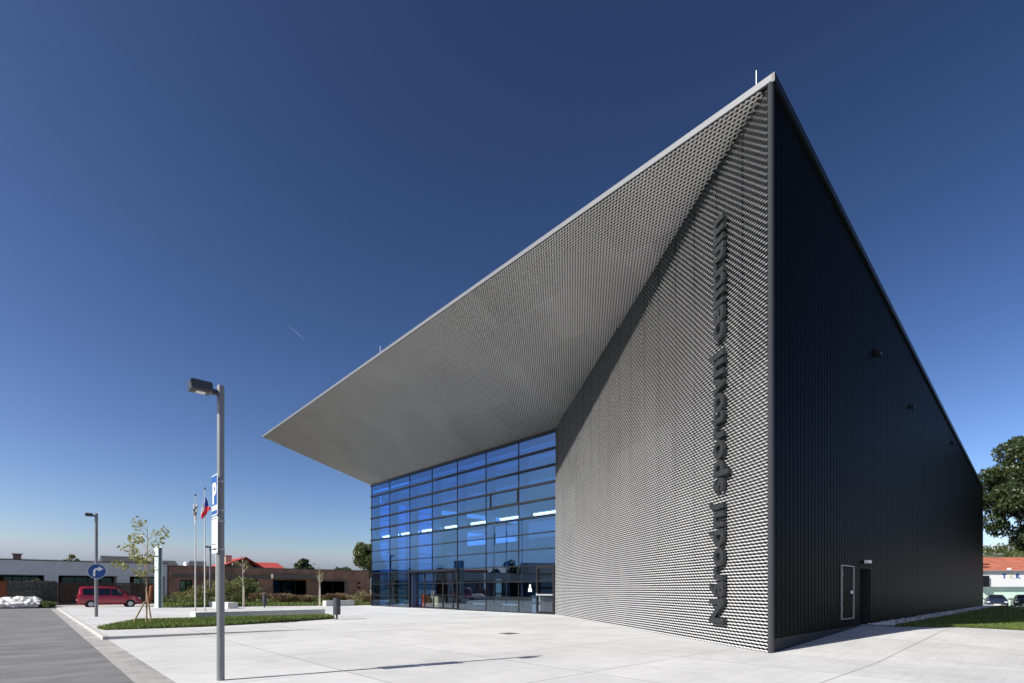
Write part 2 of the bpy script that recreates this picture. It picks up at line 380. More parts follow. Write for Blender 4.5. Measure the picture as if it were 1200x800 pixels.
# raised island: a wedge slab rising out of the plaza towards the kerb
b = MB()
y0, y1 = 15.75, 52.0
pts = [(-11.80, y0, .10), (-4.6, y0 - .25, .012), (-4.6, y1, .012), (-11.80, y1, .10)]
lo = [(x, y, -.05) for x, y, z in pts]
b.poly(pts + lo, [(0, 1, 2, 3), (4, 7, 6, 5), (0, 4, 5, 1), (1, 5, 6, 2), (2, 6, 7, 3), (3, 7, 4, 0)])
isl = b.build('raised_pavement', M_conc); place(isl, ORI, TH); tag(isl, kind='structure')
b = MB(); b.box(-11.95, -11.803, y0, y1, -.05, .112)
k = b.build('kerb', M_kerb, bevel=.01); place(k, ORI, TH); tag(k, kind='structure')
def zisl(u): return .012 + (.10 - .012) * min(1, max(0, (-4.6 - u) / 7.4))
# pavement rising to the side door, right of the hall
UR = 7.65; ZS = .315
def zr(u, v):
    a = min(1, max(0, u / UR)); k = min(1, max(0, (v + 6.2) / 5.6)); k = k * k * (3 - 2 * k)
    z = ZS * a * (.22 + .78 * k) + .009
    t = min(1, max(0, (u - 41) / 19)); return z + (-.45 - z) * t
b = MB(); us = [0, 1, 2, 3, 4, 5, 6, 7, UR, 9, 12, 18, 25, 33, 41, 44, 48, 52, 56, 60]; vs = [-90, -50, -30, -20, -14, -10, -8, -7, -6.2, -5.5, -4.8, -4, -3.2, -2.5, -1.8, -1.2, -.6, 0]
b.poly([(u_, v_, zr(u_, v_)) for u_ in us for v_ in vs], [(a * len(vs) + c, (a + 1) * len(vs) + c, (a + 1) * len(vs) + c + 1, a * len(vs) + c + 1) for a in range(len(us) - 1) for c in range(len(vs) - 1)])
b.poly([(41, 0, ZS), (60, 0, -.45), (60, 60, -.45), (41, 60, ZS)], [(0, 1, 2, 3)])
b.poly([(60, -90, -.45), (300, -90, -.45), (300, 60, -.45), (60, 60, -.45)], [(0, 1, 2, 3)])
rp = b.build('side_pavement', M_conc); place(rp, ORI, TH); tag(rp, kind='structure')
# far terrain right
b = MB(); b.box(-60, 40, 57.1, 400, -.3, .22)
o = b.build('far_ground', M_dirt); place(o, ORI, TH); tag(o, kind='structure')
b = MB(); b.poly([(-12.4, 54.9, .004), (40, 54.9, .004), (40, 57.2, .23), (-12.4, 57.2, .23)], [(0, 1, 2, 3)])
b2_ = MB(); b2_.poly([(-60, 54.9, .003), (-12.4, 54.9, .003), (-12.4, 57.2, .23), (-60, 57.2, .23)], [(0, 1, 2, 3)])
o = b2_.build('verge_bank', M_soil); place(o, ORI, TH); tag(o, kind='structure')
o = b.build('driveway', M_kerb); place(o, ORI, TH); tag(o, kind='structure')

# lawns: a soil sheet under real blades
def lawn(name, poly, z, n, h, width, visible_bias=None):
    s = ground(name + '_soil', poly, z, M_soil, thick=.05)
    P = sample_poly(poly, n)
    if visible_bias: P = P[visible_bias(P)]
    g = blades('grass', P, z - .005, h, M_grass, width); place(g, ORI, TH); tag(g, kind='stuff')
    return g
# island strip: corners read from the plan
strip = [LOC(G(114, 739)), LOC(G(122, 741)), LOC(G(240, 735.5)), LOC(G(392, 724.6)), LOC(G(383, 723)), LOC(G(225, 727.4)), LOC(G(160, 729.3))]
lawn('strip', strip, .09, 30000, .13, .018)
def patch(name, inner, outer, n, m, lift):
    # soil sheet between two boundary polylines, following the ground, and its blades
    A = np.array(inner, float); B_ = np.array(outer, float); NU, NV = 24, 10
    def pt(a, c):
        f = a * (len(A) - 1); i = min(len(A) - 2, int(f)); f -= i
        p = A[i] * (1 - f) + A[i + 1] * f; q = B_[i] * (1 - f) + B_[i + 1] * f; return p * (1 - c) + q * c
    b = MB(); V = []
    for i in range(NU + 1):
        for j in range(NV + 1): u_, v_ = pt(i / NU, j / NV); V.append((u_, v_, zr(u_, v_) + lift))
    b.poly(V, [(i * (NV + 1) + j, (i + 1) * (NV + 1) + j, (i + 1) * (NV + 1) + j + 1, i * (NV + 1) + j + 1) for i in range(NU) for j in range(NV)])
    o = b.build(name + '_soil', M_soil); place(o, ORI, TH); tag(o, kind='structure')
    P = np.array([pt(random.random() ** 1.5, random.random()) for _ in range(n)]); Z = np.array([zr(*p) for p in P]) + lift - .004
    g = blades('grass', P, Z, .075, M_grass, .016 if n > 30000 else .03); place(g, ORI, TH); tag(g, kind='stuff')
e1_ = LOC(G(1152, 740, .09)); e2_ = LOC(G(1215, 741.2, .09))
dirx = np.array(e2_) - np.array(e1_); dirx = dirx / np.linalg.norm(dirx); e3_ = np.array(e1_) + dirx * 40
patch('lawn', [(8.2, -.9), (41, -.9), (60, -.9)], [e1_, e3_, e3_ + np.array([16, 0])], 110000, M_grass, .02)
g = ground('gravel', [(8.95, 0.1), (8.2, -.9), (41.2, -.9), (41.2, .1)], ZS + .03, M_gravel)
# loose pebbles of the gravel strip
b = MB()
for i in range(900):
    u = 8.6 + random.random() ** 1.8 * 32; v = -random.uniform(.02, .95); r = random.uniform(.02, .055)
    q = [Vector((random.gauss(0, 1), random.gauss(0, 1), random.gauss(0, 1))).normalized() * r for _ in range(1)]
    a = random.uniform(0, 6.28); c, s_ = math.cos(a) * r, math.sin(a) * r
    z = ZS + .028
    b.poly([(u - c, v - s_, z), (u + s_, v - c, z), (u + c, v + s_, z), (u - s_, v + c, z), (u, v, z + r * .9)], [(0, 1, 4), (1, 2, 4), (2, 3, 4), (3, 0, 4)])
o = b.build('gravel_pebbles', M_rock); place(o, ORI, TH); tag(o, kind='stuff')

# ------------------------------------------------------------------ the hall
XG = 10.8; YR = 17.2; YL = 41.4; ZG = 11.6; LEN = 41.26
UT, YT, ZT = 5.3, 55.8, 18.45; ZA = 14.42
def ztop(x): return ZA - .1197 * x                      # roof edge over the dark side wall
hall = thing('sports_hall', ORI, TH, 'angular sports hall with silver mesh walls, blue glass front and jutting roof', 'building')
# dark ribbed side wall (real ribs), leaving the door recess open
b = MB()
pitch = .28; x = .06
DX0, DX1, DZ = 7.68, 8.87, 2.33
def zb(xm): return DZ if DX0 < xm < DX1 else ZS + .005
while x < LEN - .02:
    xe = min(x + pitch, LEN)
    prof = [(x, 0), (x + .225, 0), (x + .236, -.007), (x + .266, -.007), (xe, 0)]
    for (xa, ya), (xb, yb) in zip(prof, prof[1:]):
        if xb > LEN: break
        z0 = zb((xa + xb) / 2)
        b.poly([(xa, ya, z0), (xb, yb, z0), (xb, yb, ztop(xb) - .2), (xa, ya, ztop(xa) - .2)], [(0, 1, 2, 3)])
    x = xe
b.build('side_wall', M_dark, hall)
b = MB(); b.box(.06, 7.62, .03, .055, -.1, .32); b.box(.06, DX0 - .003, -.035, .06, .32, .365); b.box(DX1 + .003, LEN, -.035, .06, .31, .365)
b.build('plinth', M_plinth, hall)
b = MB(); b.box(DX0 - .02, DX0, 0.004, .55, .31, DZ + .02); b.box(DX1, DX1 + .02, .004, .55, .31, DZ + .02); b.box(DX0, DX1, .004, .55, DZ, DZ + .02)
b.build('door_reveal', M_plinth, hall)
b = MB(); b.box(DX0 + .01, DX1 - .01, .5, .55, .31, DZ - .005)
d = b.build('recessed_door', M_plinth, hall); d['label'] = 'black door set back in a recess'
b = MB(); b.box(DX0 + .12, DX0 + .24, .44, .498, 1.33, 1.36); b.box(DX0 + .12, DX0 + .14, .47, .498, 1.3, 1.4); b.build('handle', M_steel, d)
# flush door drawn by its pale frame
b = MB(); fx0, fx1, fz0, fz1 = 5.49, 6.81, .63, 2.38
t_ = .02
b.box(fx0, fx1, -.05, -.002, fz1 - t_, fz1); b.box(fx0, fx1, -.05, -.002, fz0, fz0 + t_)
b.box(fx0, fx0 + t_, -.048, -.002, fz0 + t_, fz1 - t_); b.box(fx1 - t_, fx1, -.048, -.002, fz0 + t_, fz1 - t_)
fd = b.build('flush_door', M_steel, hall); fd['label'] = 'flush dark door outlined by a thin pale frame'
b = MB(); b.box(fx1 - .40, fx1 - .32, -.09, -.03, 1.45, 1.56); b.build('handle', M_white, fd, bevel=.01)
b = MB(); b.box(8.0, 8.42, -.18, -.032, 2.52, 2.63); el = b.build('emergency_light', M_white, hall, bevel=.02)
for z_ in (.95, 2.05):
    b = MB(); b.box(fx0 - .03, fx0 + .012, -.062, -.051, z_, z_ + .11); b.build('hinge', M_steel, fd)
b = MB(); b.box(DX0 - .05, DX1 + .05, -.28, .48, ZS - .02, ZS + .012); b.build('threshold', M_kerb, hall)
# small vents on the side wall
for x_, z_, s_ in ((9.69, 10.46, .14), (15.6, 9.85, .11), (26.6, 10.3, .11)):
    b = MB(); b.prism([(-.03, z_ - s_), (-.03 - s_ * 1.1, z_ - s_), (-.03 - s_ * 1.1, z_ - s_ * .3), (-.03, z_ + s_)], x_ - s_, x_ + s_, 'x')
    b.build('vent_hood', M_frame, hall)
# other walls
b = MB()
b.poly([(LEN, 0, 0), (LEN, YL, 0), (LEN, YL, 9.6), (LEN, 0, ztop(LEN) - .1)], [(0, 1, 2, 3)])
b.poly([(XG + 7.5, YL, 0), (LEN, YL, 0), (LEN, YL, 9.6), (XG + 7.5, YL, 9.6)], [(0, 1, 2, 3)])
b.build('rear_walls', M_dark, hall)
# roof
b = MB()
zr = ZG + .14
BLp = (LEN, YL, 9.6)
b.poly([(0, 0, ZA), (LEN, 0, ztop(LEN)), BLp, (UT, YT, ZT), (XG, YL, zr)], [(0, 1, 2), (0, 2, 3), (3, 2, 4)])
b.build('roof', M_roof, hall)
# roof edge trims
def strip_edge(b, p, q, h, t, nrm):
    p, q, nrm = Vector(p), Vector(q), Vector(nrm).normalized() * t
    dz = Vector((0, 0, h))
    b.poly([p, q, q - dz, p - dz, p + nrm, q + nrm, q + nrm - dz, p + nrm - dz], [(0,1,2,3),(7,6,5,4),(0,4,5,1),(1,5,6,2),(2,6,7,3),(3,7,4,0)])
b = MB(); strip_edge(b, (0, -.07, ZA + .02), (UT, YT, ZT + .02), .17, .05, (-1, .09, 0)); b.build('front_fascia', M_fascia, hall)
b = MB(); strip_edge(b, (UT - .05, YT + .02, ZT + .02), (XG, YL + .002, zr + .02), .14, .05, (.9, .36, 0)); b.build('gable_fascia', M_trim, hall)
b = MB(); strip_edge(b, (-.05, -.002, ZA + .022), (LEN, -.002, ztop(LEN) + .02), .22, .075, (0, -1, 0)); b.build('side_coping', M_frame, hall)
# corner trim on the mesh side
wd = Vector((XG, YR, 0)).normalized(); wn = Vector((-wd.y, wd.x, 0))      # along the mesh wall / outward
b = MB()
p0 = Vector((0, 0, 0))
q = [p0 + wn * .085, p0 + wn * .085 + wd * .05, p0 + wd * .05, p0 + Vector((.05, 0, 0)), p0 + Vector((.05, -.025, 0)), p0 + Vector((-.005, -.025, 0)) + wn * .03]
b.prism([(v.x, v.y) for v in q], -.02, ZA - .17, 'z'); b.build('corner_trim', M_trim, hall)

# expanded metal cladding: real zigzag strands in front of a black membrane
def strands(dom, length, height, surf, dl, dh, wid, tilt, amp):
    """rows of zigzag ribbons; dom(s,h) mask, surf(s,h)->(P, along, up, normal)"""
    nr = int(height / dh); ns = int(length / dl)
    s = np.arange(ns + 1) * dl; r = np.arange(nr) * dh + dh * .5
    Sg, Rg = np.meshgrid(s, r)
    k = np.arange(ns + 1)[None, :] + np.arange(nr)[:, None]
    Hc = Rg + np.where(k % 2 == 0, amp, -amp)
    P, U, N = surf(Sg, Hc)
    # sheets of roughly 2.5 x 1.25 m, none mounted exactly like its neighbour
    pid = (np.floor(Sg / 1.25).astype(int) * 131 + np.floor(Rg / 2.5).astype(int) * 17) % 997
    jit = rng.normal(0, 1, 997)[pid]; bow = np.sin(Sg / 1.25 * np.pi) * np.sin(Rg / 2.5 * np.pi)
    tilt = (tilt + R(1.0) * jit)[..., None]; P = P + N * (.004 * jit + .006 * np.abs(bow))[..., None]
    lo = P - U * (wid * .5 * np.cos(tilt)) + N * (wid * .5 * np.sin(tilt))
    hi = P + U * (wid * .5 * np.cos(tilt)) - N * (wid * .5 * np.sin(tilt))
    ok = dom(Sg, Rg); ok = ok[:, :-1] & ok[:, 1:]
    Q = np.stack([lo[:, :-1], lo[:, 1:], hi[:, 1:], hi[:, :-1]], 2)
    return Q[ok]
LWALL = math.hypot(XG, YR)
OFF = .07
def wall_top(s): return (ZA - .17) + (ZG + .10 - (ZA - .17)) * s / LWALL
def wall_surf(s, h):
    P = np.zeros(s.shape + (3,)); P[..., 0] = wd.x * s + wn.x * OFF; P[..., 1] = wd.y * s + wn.y * OFF; P[..., 2] = h
    U = np.array([0, 0, 1.]); N = np.array([wn.x, wn.y, 0]); return P, U, N
Q = strands(lambda s, h: (h < wall_top(s)) & (s > .055), LWALL, ZA, wall_surf, .0875, .0870, .0400, R(36), .0095)
fast_quads('mesh_wall', Q, M_mesh, hall)
# vertical panel carriers glimpsed behind the mesh, and the membrane
b = MB()
a0 = wd * .05 + wn * .0; a1 = wd * LWALL
b.poly([(a0.x, a0.y, -.05), (a1.x, a1.y, -.05), (a1.x, a1.y, ZG + .1), (a0.x, a0.y, ZA - .2)], [(0, 1, 2, 3)])
b.build('wall_membrane', M_back, hall)
b = MB()
s_ = 1.2
while s_ < LWALL:
    c = wd * s_ - wn * .015
    b.box(0, 0, 0, 0, 0, 0) if False else None
    p = [c - wd * .025 - wn * .04, c + wd * .025 - wn * .04, c + wd * .025 + wn * .04, c - wd * .025 + wn * .04]
    b.prism([(v.x, v.y) for v in p], 0, wall_top(s_) - .1, 'z'); s_ += 1.25
b.build('carrier_rail', M_frame, hall)
# soffit: a ruled sheet from the roof edge down to the head of the glass
SA = np.array([.0, .0, ZA - .17]); ST = np.array([UT, YT, ZT - .15]); SR = np.array([XG, YR, ZG + .1]); SLf = np.array([XG, YL, ZG + .1])
def sof(h, v):
    h = np.asarray(h, float)[..., None]; v = np.asarray(v, float)[..., None]
    Ra = SA + (SR - SA) * h; Lf = ST + (SLf - ST) * h
    t = (v - Ra[..., 1:2]) / (Lf[..., 1:2] - Ra[..., 1:2])
    return Ra + (Lf - Ra) * t, t[..., 0]
SL = 11.3
def sof_surf(s, h):
    P, t = sof(h / SL, s); e = 1e-3
    Pu, _ = sof(h / SL + e, s); Pv, _ = sof(h / SL, s + e * 10)
    U = Pu - P; Vv = Pv - P
    U = U - Vv * (np.sum(U * Vv, -1) / np.sum(Vv * Vv, -1))[..., None]
    U /= np.linalg.norm(U, axis=-1)[..., None]
    N = np.cross(U, Vv); N /= np.linalg.norm(N, axis=-1)[..., None]; N *= -np.sign(N[..., 2:3])
    return P, U, N
def sof_dom(s, h):
    P, t = sof(h / SL, s); return (t > .001) & (t < 1) & (h > .03) & (s > .25)
Q = strands(sof_dom, YT, SL, sof_surf, .074, .0985, .073, R(22), .021)
fast_quads('mesh_soffit', Q, M_mesh, hall)
b = MB(); nu, nv = 16, 28; V = []; Fc = []
for i in range(nu + 1):
    for j in range(nv + 1):
        h = i / nu; t = j / nv; Ra = SA + (SR - SA) * h; Lf = ST + (SLf - ST) * h; q = Ra + (Lf - Ra) * t
        V.append((q[0] + .03, q[1], q[2] + .11))
for i in range(nu):
    for j in range(nv):
        a = i * (nv + 1) + j; Fc.append((a, a + 1, a + nv + 2, a + nv + 1))
b.poly(V, Fc); b.build('soffit_membrane', M_back, hall)

# glass front: 7 bays, 11 rows
BAY = (YL - YR) / 7; ROW = ZG / 11
yb = [YR + BAY * i for i in range(8)]                  # from the right end to the left end
ENT0, ENT1 = yb[3], yb[5]                              # recessed entrance
DOOR0, DOOR1 = YR + .12, YR + 1.75                     # single door at the right end
fr = MB()
for i, y in enumerate(yb):
    z0 = 0 if i not in (4,) else 3 * ROW
    wmul = .05 if 0 < i < 7 else .09
    fr.box(XG - .03, XG + .10, y - wmul / 2 + (.05 if i == 0 else 0), y + wmul / 2, z0, ZG)
for r in range(12):
    z = ROW * r if r else .035
    big = .065 if r >= 6 else .035
    segs = [(YR + .1, YL)]
    if r in (0, 1, 2): segs = [(DOOR1 + .04, ENT0), (ENT1, YL)]
    for a, c in segs:
        fr.box(XG - (.10 if r >= 6 else .05), XG + .102, a, c + (.12 if r >= 6 and c == YL else 0), z - big, z + big)
fr.box(XG - .06, XG + .11, YR, YL, ZG, ZG + .16)
# vent sash in the second bay
fr.box(XG - .055, XG + .09, yb[1] + .06, yb[1] + .13, 7 * ROW + .05, 8 * ROW - .05); fr.box(XG - .055, XG + .09, yb[2] - .55, yb[2] - .47, 7 * ROW + .05, 8 * ROW - .05)
fr.box(XG - .055, XG + .09, yb[1] + .13, yb[2] - .55, 7 * ROW + .05, 7 * ROW + .12)
facade = fr.build('facade_frame', M_frame, hall)
b = MB()
def gl(y0_, y1_, z0_, z1_): b.poly([(XG, y0_, z0_), (XG, y1_, z0_), (XG, y1_, z1_), (XG, y0_, z1_)], [(0, 1, 2, 3)])
gl(YR + .05, YL, 3 * ROW, ZG)
b.build('facade_glass', M_glass, facade)
b = MB(); gl(DOOR1, ENT0, .02, 3 * ROW); b.build('ground_floor_glass', M_lowglass, facade)
b = MB(); gl(ENT1, YL, .02, 3 * ROW); b.build('ground_floor_glass', M_lowglass, facade)
# glazed return at the left end
b = MB(); b.poly([(XG, YL, .02), (XG + 7.5, YL, .02), (XG + 7.5, YL, ZG), (XG, YL, ZG)], [(0, 1, 2, 3)])
b.build('return_glass', M_glass, hall)
b = MB()
for i in range(3): b.box(XG + .3 + i * 3.6 - .04, XG + .3 + i * 3.6 + .04, YL - .1, YL + .03, 0, ZG)
for r in range(12): b.box(XG + .1, XG + 7.5, YL - .08, YL + .05, ROW * r - .03, ROW * r + .03)
b.build('return_frame', M_frame, hall)
# steel fins behind every mullion
for i, y in enumerate(yb):
    z0 = 0 if i != 4 else 3 * ROW + .1
    b = MB(); b.box(XG + .16, XG + .85, y - .11, y + .11 if i < 7 else y - .02, z0, ZG - .05)
    b.build('fin', M_col, hall)
# interior
b = MB(); b.box(XG - .02, 30, YR - 3, YL - .05, -.3, .02); b.build('hall_floor', M_infloor, hall)
b = MB()
b.box(30, 30.2, 5, YL - .1, 0, 10.9)                       # rear wall of the foyer
b.box(XG + .1, 30, YR - 3.2, YR - 3, 0, 11)              # right cheek
b.build('foyer_wall', M_inwall, hall)
b = MB(); b.box(XG + 5.5, 30, YR - 3, YL - 7, 5.7, 6.1)  # gallery
b.box(XG + 5.4, XG + 5.5, YR - 3, YL - 7, 5.6, 7.0)
b.build('gallery', M_inwall, hall)
b = MB(); b.box(XG + .15, 30, YR - 3, YL - .1, 10.95, 11.05)
for i in range(8): b.box(XG + 1.0, 30, yb[i] - .15, yb[i] + .15, 10.1, 10.95)
b.box(XG + 1.1, XG + 1.5, YR, YL - .3, 10.45, 10.7)
b.box(XG + 2.6, XG + 3.2, YR, YL - 8, 9.2, 9.5)
b.build('foyer_ceiling', M_inwall, hall)
b = MB()
b.box(XG + 4.6, XG + 4.8, yb[0] - 2, yb[2] + 1, 0, 5.6); b.box(XG + 5.5, 29, yb[3], yb[3] + .2, 0, 5.6)
b.box(XG + 6.5, XG + 6.7, yb[3] + 1, yb[6], 0, 5.6)
b.build('inner_partition', M_interior_dark, hall)
# entrance recess: dark portal, sliding leaves and side lights
RC = .62
b = MB()
b.box(XG - .06, XG + RC, ENT1 - .02, ENT1 + .10, 0, 3.5); b.box(XG - .06, XG + RC, ENT0 - .10, ENT0 + .02, 0, 3.1)
b.box(XG - .14, XG + RC + .05, ENT0 - .1, ENT1 - .02, 3 * ROW - .12, 3 * ROW + .06)
b.build('entrance_portal', M_frame, hall)
ys = np.linspace(ENT0 + .02, ENT1 - .02, 6)
for i in range(5):
    a, c = ys[i] + .005, ys[i + 1] - .005
    b = MB(); X = XG + RC - .05
    b.box(X, X + .06, a, a + .07, .02, 3 * ROW - .13); b.box(X, X + .06, c - .07, c, .02, 3 * ROW - .13)
    b.box(X, X + .06, a + .07, c - .07, .02, .12); b.box(X, X + .06, a + .07, c - .07, 3 * ROW - .21, 3 * ROW - .13)
    b.box(X, X + .06, a + .07, c - .07, 2.08, 2.16)
    if i in (3, 4) or True: b.box(X, X + .06, a + .07, c - .07, 1.12, 1.17)
    nm = 'entrance_door' if i in (2, 3) else 'side_light'
    dd = b.build(nm, M_frame, hall)
    b = MB(); b.poly([(X + .03, a + .07, .12), (X + .03, c - .07, .12), (X + .03, c - .07, 3 * ROW - .21), (X + .03, a + .07, 3 * ROW - .21)], [(0, 1, 2, 3)]); b.build('pane', M_clear, dd)
    if nm == 'entrance_door':
        b = MB(); hy = c - .12 if i == 2 else a + .12; b.tube([(X - .05, hy, .9), (X - .05, hy, 1.5)], .015, 8); b.build('handle', M_steel, dd)
# door at the right end of the glass
b = MB(); a, c = DOOR0, DOOR1; X = XG - .06; ht = 3 * ROW
b.box(X, X + .12, a, a + .16, 0, ht); b.box(X, X + .12, c - .14, c, 0, ht); b.box(X, X + .12, a + .16, c - .14, ht - .22, ht)
b.box(X, X + .12, a + .16, c - .14, .02, .18); b.box(X, X + .12, a + .16, c - .14, 2.08, 2.16)
sd = b.build('side_door', M_frame, hall)
b = MB(); b.poly([(X + .05, a + .16, .18), (X + .05, c - .14, .18), (X + .05, c - .14, ht - .22), (X + .05, a + .16, ht - .22)], [(0, 1, 2, 3)]); b.build('pane', M_clear, sd)
b = MB(); b.box(X - .08, X - .03, a + .1, c - .12, 1.2, 1.30); b.box(X - .04, X, c - .12, c - .04, 1.18, 1.36); b.box(X - .04, X, a + .06, a + .12, 1.22, 1.28); b.build('handle', M_steel, sd)
# lightning rods
for v in (.45, 24.3):
    u = .1 + UT * v / YT; zz = ZA + (ZT - ZA) * v / YT
    b = MB(); b.tube([(u, v, zz), (u, v, zz + .52)], .012, 6); b.tube([(u, v, zz), (u, v, zz + .05)], .04, 8); b.build('lightning_rod', M_white, hall)
b = MB(); b.tube([(.9, .15, ztop(.9)), (.9, .15, ztop(.9) + .1)], .03, 8); b.tube([(.9, .15, ztop(.9) + .1), (.9, .15, ztop(.9) + .16)], .06, 8); b.build('rod_holder', M_white, hall)

# drain covers let into the plaza
for k, (px_, py_) in enumerate(((597, 742), (820, 742.5))):
    if k: continue
    u_, v_ = LOC(G(px_, py_)); t = thing('drain_cover', W(u_, v_, .0085), TH, 'small square metal drain cover set in the pale plaza slabs', 'drain cover')
    b = MB(); b.box(-.28, .28, -.28, -.25, -.02, .004); b.box(-.28, .28, .25, .28, -.02, .004); b.box(-.28, -.25, -.25, .25, -.02, .004); b.box(.25, .28, -.25, .25, -.02, .004); b.build('frame', M_trim, t)
    b = MB()
    for q in range(8): b.box(-.245, .245, -.235 + q * .062, -.205 + q * .062, -.02, .003)
    b.build('grate', M_lintel, t)
# lit tubes hanging behind the fifth row
tubes = None
lab = ['nearest to the mesh wall', 'second from the mesh wall', 'third from the mesh wall', 'in the middle bay', 'third from the left corner', 'second from the left corner', 'nearest to the left glass corner']
for i in range(7):
    b = MB(); L_ = BAY * .80
    y_c = yb[i] + BAY * .46
    if tubes is None:
        t0 = thing('strip_light', W(XG + 1.0, y_c, 6.62), TH, '', 'light')
        b.box(-.08, .08, -L_ / 2, L_ / 2, .02, .15); b.build('diffuser', M_light, t0)
        b = MB(); b.box(-.1, .1, -L_ / 2 - .02, L_ / 2 + .02, .152, .19); b.build('housing', M_steel, t0); tubes = t0; o = t0
    else: o = copy_tree(tubes); o.location = W(XG + 1.0, y_c, 6.62)
    tag(o, 'lit white strip light behind the blue glass, ' + lab[i], 'light', 'strip lights behind the glass')

# white benches inside, just behind the glass
def make_bench(loc, label):
    t = thing('white_bench', loc, TH, label, 'bench', 'white benches behind the glass')
    b = MB(); b.box(-.25, .25, -1.15, 1.15, .40, .52); b.build('seat', M_white, t, bevel=.02)
    for y in (-.85, 0, .85):
        b = MB(); b.box(-.2, .2, y - .03, y + .03, 0, .40); b.build('leg', M_white, t)
    return t
bn = make_bench(W(XG + 1.5, yb[1] + 1.9 + .3, .02), 'white bench inside the glass, the nearer of the two right of the entrance')
for y, l_ in ((yb[2] + 2.1, 'white bench inside the glass, close to the right edge of the entrance'), (yb[5] + 2.2, 'white bench inside the glass, just left of the entrance'), (yb[6] + 2.2, 'white bench inside the glass at the left end of the hall')):
    o = copy_tree(bn); o.location = W(XG + 1.5, y, .02); o['label'] = l_
# stacked white boxes and the notice behind the glass beside the right door
b = MB(); b.box(-.2, .2, -.35, .35, 0, .55)
for k, z in enumerate((0, .75)):
    t = thing('white_crate', W(XG + .7, DOOR1 + .55, .02 + z), TH, ['white box on the foyer floor beside the right glass door', 'upper white box on its shelf beside the right glass door'][k], 'box')
    b = MB(); b.box(-.2, .2, -.38, .38, 0, .55 if k == 0 else .36); b.build('body', M_white, t, bevel=.02)
    b = MB(); b.box(-.215, .215, -.395, .395, .56 if k == 0 else .37, .60 if k == 0 else .41); b.build('lid', M_bench, t)
b = MB(); b.box(-.18, .18, -.36, .36, 0, .04)
o = b.build('shelf', M_frame); place(o, W(XG + .7, DOOR1 + .55, .70), TH); tag(o, 'dark shelf board between two white boxes in the foyer', 'shelf')
b = MB(); b.prism([(-.17, 0), (.17, 0), (.15, .2), (.05, .3), (.09, .38), (.05, .48), (-.05, .48), (-.09, .38), (-.05, .3), (-.15, .2)], -.004, .004, 'x')
o = b.build('notice_sticker', M_signwhite); place(o, W(XG - .012, DOOR1 + .6, 1.45), TH); tag(o, 'white figure shaped notice on the glass beside the right door', 'notice')
# foyer furniture seen through the entrance
t = thing('reception_counter', W(XG + 2.2, yb[4] + 2.6, .02), TH, 'beige reception counter with dark top seen through the entrance', 'counter')
b = MB(); b.box(-.35, .35, -.9, .9, 0, 1.0); b.build('front', M_beige, t, bevel=.02)
b = MB(); b.box(-.4, .4, -.95, .95, 1.0, 1.05); b.build('top', M_interior_dark, t)
t = thing('red_cabinet', W(XG + 1.3, ENT1 - .35, .02), TH, 'narrow red cabinet just inside the left side of the entrance', 'cabinet')
b = MB(); b.box(-.2, .2, -.25, .25, 0, 1.15); b.build('body', M_redbox, t, bevel=.015)
b = MB(); b.box(-.215, -.2, -.22, .22, .1, 1.05); b.build('door', M_redbox, t)
for k, (y, zc) in enumerate(((yb[3] + 1.2, 1.0), (yb[4] + .6, 1.6))):
    t = thing('wall_poster', W(XG + 6.45 if k else XG + 5.2, y, zc), TH, ['pale poster hanging on the right of the dark foyer wall', 'pale poster hanging on the left of the dark foyer wall'][k], 'poster')
    b = MB(); b.box(-.02, 0, -.5, .5, 0, 1.5); b.build('sheet', M_beige, t)

# ------------------------------------------------------------------ lettering on the mesh wall
TXT = 'Národní sportovní centrum'
cu = bpy.data.curves.new('lettering', 'FONT'); cu.body = TXT; cu.size = 1.0; cu.extrude = .05; cu.offset = .030; cu.space_character = 1.02
cu.resolution_u = 3
for i in range(len(TXT)): cu.body_format[i].material_index = i
for i in range(len(TXT)): cu.materials.append(M_back)
to = bpy.data.objects.new('tmp', cu); COL.objects.link(to); bpy.context.view_layer.update()
dg = bpy.context.evaluated_depsgraph_get(); tm = bpy.data.meshes.new_from_object(to.evaluated_get(dg))
bpy.data.objects.remove(to)
xs = [v.co.x for v in tm.vertices]; LX = max(xs) - min(xs); xmin = min(xs)
pN = ray_u(849, 0)  # replaced below by the point on the mesh wall plane
# distance along the mesh wall where the baseline stands
dr = np.array([(844.0 - 600) / F, 1.]); wdw = np.array([E2 * wd.x + E1 * wd.y])[0]
A_ = np.array([[dr[0], -wdw[0]], [dr[1], -wdw[1]]]); sol = np.linalg.solve(A_, C0 + (E2 * wn.x + E1 * wn.y) * .3)
s_base = sol[1]; Yb = sol[0]
z_a, z_b = HZ(730.5, Yb), HZ(248, Yb)
sc = (z_b - z_a) / LX
M_letter = mat('dark letter metal', (.014, .015, .017), .6, metal=0, noise=.5, nscale=14, bump=1, bscale=30)
sign = thing('wall_lettering', ORI, TH, 'tall dark lettering running up the silver mesh wall near its corner', 'lettering')
Rm = Matrix((( 0, wd.x, wn.x), (0, wd.y, wn.y), (1, 0, 0)))
bmL = bmesh.new(); bmL.from_mesh(tm)
for i, ch in enumerate(TXT):
    fs = [f for f in bmL.faces if f.material_index == i]
    if not fs: continue
    idx = {}; V = []; Fc = []
    for f in fs:
        ff = []
        for v in f.verts:
            if v.index not in idx:
                idx[v.index] = len(V)
                q = Vector(((v.co.x - xmin) * sc, v.co.y * .98, v.co.z))
                q = Rm @ q; q += wd * s_base + wn * (OFF + .11) + Vector((0, 0, z_a)); V.append(q)
            ff.append(idx[v.index])
        Fc.append(tuple(ff))
    b = MB(); b.poly(V, Fc); b.build('letter', M_letter, sign)
bmL.free()

